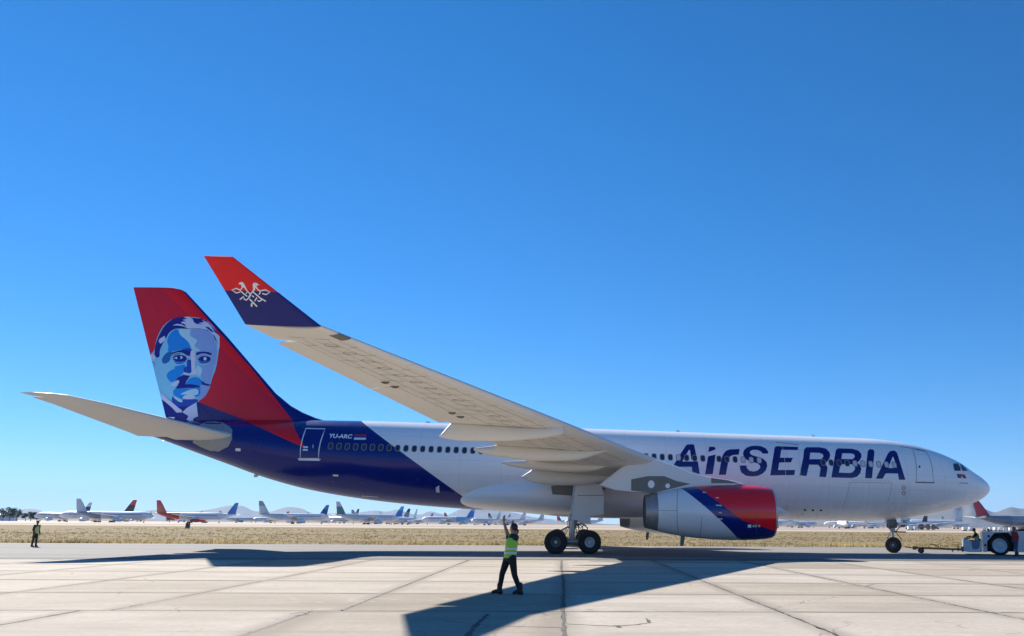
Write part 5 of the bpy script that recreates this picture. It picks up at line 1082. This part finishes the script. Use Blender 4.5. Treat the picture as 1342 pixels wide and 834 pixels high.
for i, u in enumerate((1264, 1272, 1290, 1298, 1304, 1311, 1318, 1325)):
    p = bearing(u, 693, 380+7*((i*5) % 7)); T = empty('baggage_cart', p, R(25*i), '%s white covered cart in the row behind the tug, counted from the left' % ORD[i], 'cart', 'white carts in a row behind the tug')
    MB().box((-.95, -.7, .45), (.95, .7, 1.75), 0, .12).done('cart_body', [BW], T, True, 40); MB().box((-1.0, -.75, .36), (1.0, .75, .449), 0).done('chassis', [BGREY], T)
    for x in (-.6, .6): MB().rev([(-.7, .02), (-.69, .26), (.69, .26), (.7, .02)], 10, 'y', (x, 0, .26), 0, True).done('wheel', [BTIRE], T)
# a small cabinet standing in the grass
p = bearing(245.5, 694, 178); T = empty('junction_cabinet', p, R(10), 'small dark brown cabinet standing alone in the dry grass', 'cabinet'); CB = bgm('cabinet_brown', (.05, .04, .032))
MB().box((-.42, -.3, .12), (.42, .3, 1.15), 0, .03).done('housing', [CB], T, True, 40); MB().box((-.46, -.34, 1.151), (.46, .34, 1.21)).done('lid', [CB], T); MB().box((-.36, -.325, .2), (.36, -.301, 1.05)).done('door', [bgm('cabinet_door', (.08, .065, .05))], T)
for x in (-.34, .34): MB().box((x-.04, -.2, -.06), (x+.04, .2, .119)).done('foot', [CB], T)
# far-left hangar
p = bearing(-14, 684, 800); T = empty('hangar', p, R(0), 'low white hangar with shallow roof at the left edge', 'hangar')
MB().box((-22, -12, 0), (19, 12, 5.2)).done('wall', [BW], T); MB().prism([(-22.5, 5.21), (19.5, 5.21), (19.5, 5.5), (-1.5, 7.0), (-22.5, 5.5)], -12.4, 12.4).done('roof', [COLS['pale']], T)
for x in (-16, -4, 8): MB().box((x, -12.12, 0), (x+7, -12.01, 4.2)).done('door', [BGREY], T)

# trees beyond the left of the field
def leaf_mat():
    t = NT('dark_foliage'); P_, X = t.pos(); n = t.noise(P_, .5, 4); t.link(t.ramp(n, [(.3, (.022, .035, .017)), (.7, (.075, .10, .045))]), t.b.inputs['Base Color']); t.b.inputs['Roughness'].default_value = .8; return t.m
M_LEAF = leaf_mat(); M_BARK = mat('bark', (.09, .065, .045), .9, var=.2)
def tree_mesh(seed, H, W):
    rg = np.random.default_rng(seed); v = []; f = []
    cl = [(rg.normal(0, W*.33), rg.normal(0, W*.33), H*(.32+.6*rg.random()), W*rg.uniform(.18, .34)) for _ in range(16)]
    for cx, cy, cz_, cr in cl:
        for _ in range(110):
            d = rg.normal(size=3); d /= np.linalg.norm(d); q = np.array((cx, cy, cz_))+d*cr*rg.uniform(.55, 1.05)*np.array((1, 1, .75)); s = rg.uniform(.18, .42); a_ = rg.normal(size=3); a_ /= np.linalg.norm(a_); b_ = np.cross(a_, d); b_ /= np.linalg.norm(b_)+1e-9; k = len(v)
            v += [tuple(q+a_*s), tuple(q+b_*s*.7), tuple(q-a_*s), tuple(q-b_*s*.7)]; f.append((k, k+1, k+2, k+3))
    return meshdata('crown', v, f, M_LEAF)
for i, (u, d, H, W) in enumerate(((3, 700, 11, 8), (12, 690, 12, 9), (21, 720, 10.5, 8), (33, 760, 7.5, 6), (40, 740, 8, 8), (48, 750, 7.5, 7), (128, 820, 7, 6), (222, 830, 7, 7), (480, 850, 7, 8))):
    lab = ('tall dark tree cut by the left picture edge', 'tallest dark tree in the left clump', 'dark tree at the right end of the left clump', 'low dark tree, first of the three left of the blue-nosed jet', 'low dark tree, middle of the three left of the first jets', 'low dark tree next to the first parked jets', 'low dark tree behind the pale-finned jet', 'low dark tree behind the orange-finned jet', 'low dark tree seen under the airliner tail')[i]
    T = empty('tree', bearing(u, 684, d), R(40*i), lab, 'tree', 'trees beyond the airfield'); link('crown', tree_mesh(i, H, W), T)
    MB().tube([(0, 0, -.1), (.1, 0, H*.3), (.0, .1, H*.6)], [.3, .22, .08], 8).tube([(.1, 0, H*.28), (W*.25, .3, H*.5)], [.14, .05], 6).tube([(.08, 0, H*.26), (-W*.25, -.3, H*.5)], [.14, .05], 6).done('trunk', [M_BARK], T, True)

# mountains
def rock_mat(name, a, b):
    t = NT(name); P_, X = t.pos(); n = t.noise(P_, .004, 6, .65); t.link(t.ramp(n, [(.3, a), (.7, b)]), t.b.inputs['Base Color']); t.b.inputs['Roughness'].default_value = .95; return t.m
M_ROCK = rock_mat('mountain_rock', (.07, .058, .047), (.14, .115, .09))
from mathutils import noise as mn
def mountain(name, prof, dist, depth, seed):
    """prof: (photo column, pixels above the horizon); a real ridge standing dist metres away"""
    nu, nd = 150, 26; u0, u1 = prof[0][0], prof[-1][0]; v = []; f = []
    for i in range(nu):
        u = u0+(u1-u0)*i/(nu-1); hpx = interp(prof, u)[0]
        for j in range(nd):
            s = j/(nd-1)*2-1; d = dist+s*depth; p = bearing(u, 690, d); base = hpx/FPX*dist*(.86 if u < 850 else 1)
            fall = max(0, 1-abs(s))**1.15
            nz = mn.fractal(Vector((p.x*.0011+seed, p.y*.0011, 0)), 1, 2, 5); rid = 1-abs(mn.fractal(Vector((p.x*.0016, p.y*.0016+seed, 3)), 1, 2, 4))
            h = base*(fall*(1+.10*nz)+.28*(rid-.75)*fall*(1-fall)*2) if abs(s) < 1 else -20
            v.append((p.x, p.y, max(h, -20)))
            if i and j: k = i*nd+j; f.append((k-nd-1, k-1, k, k-nd))
    o = obj(name, v, f, M_ROCK, None, True); o['kind'] = 'structure'
mountain('mountain', [(-60, 0), (10, 10), (30, 16), (45, 15), (60, 9), (80, 3), (130, 8), (185, 14), (205, 17), (225, 14), (250, 14), (275, 18), (300, 24), (312, 24), (330, 16), (350, 14), (365, 20), (378, 24), (392, 22), (410, 14), (440, 13), (470, 15), (492, 19), (505, 17), (520, 20), (535, 14), (550, 12), (562, 17), (585, 12), (600, 20), (625, 24), (660, 20), (700, 10), (760, 3), (800, 0)], 15500, 2600, 2.0)
mountain('mountain', [(900, 0), (980, 6), (1100, 10), (1160, 12), (1200, 17), (1230, 26), (1245, 31), (1252, 33), (1258, 28), (1264, 27), (1270, 31), (1276, 33), (1283, 28), (1292, 25), (1305, 20), (1318, 24), (1328, 27), (1340, 25), (1360, 28), (1385, 20), (1440, 12), (1520, 0)], 9500, 1900, 7.0)
# the air between here and the mountains
hz = MB().box((-30000, -9000, -1.2), (30000, 24000, 760)).done('haze', []); tag(hz, 'thin pale blue desert haze over the airfield', 'haze', kind='stuff')
t = NT('haze_air'); t.n.remove(t.b); vol = t.new('ShaderNodeVolumePrincipled'); vol.inputs['Color'].default_value = (.40, .64, 1.0, 1); vol.inputs['Density'].default_value = 3.4e-5; vol.inputs['Anisotropy'].default_value = .1
t.link(vol.outputs[0], t.n['Material Output'].inputs['Volume']); hz.data.materials.append(t.m)
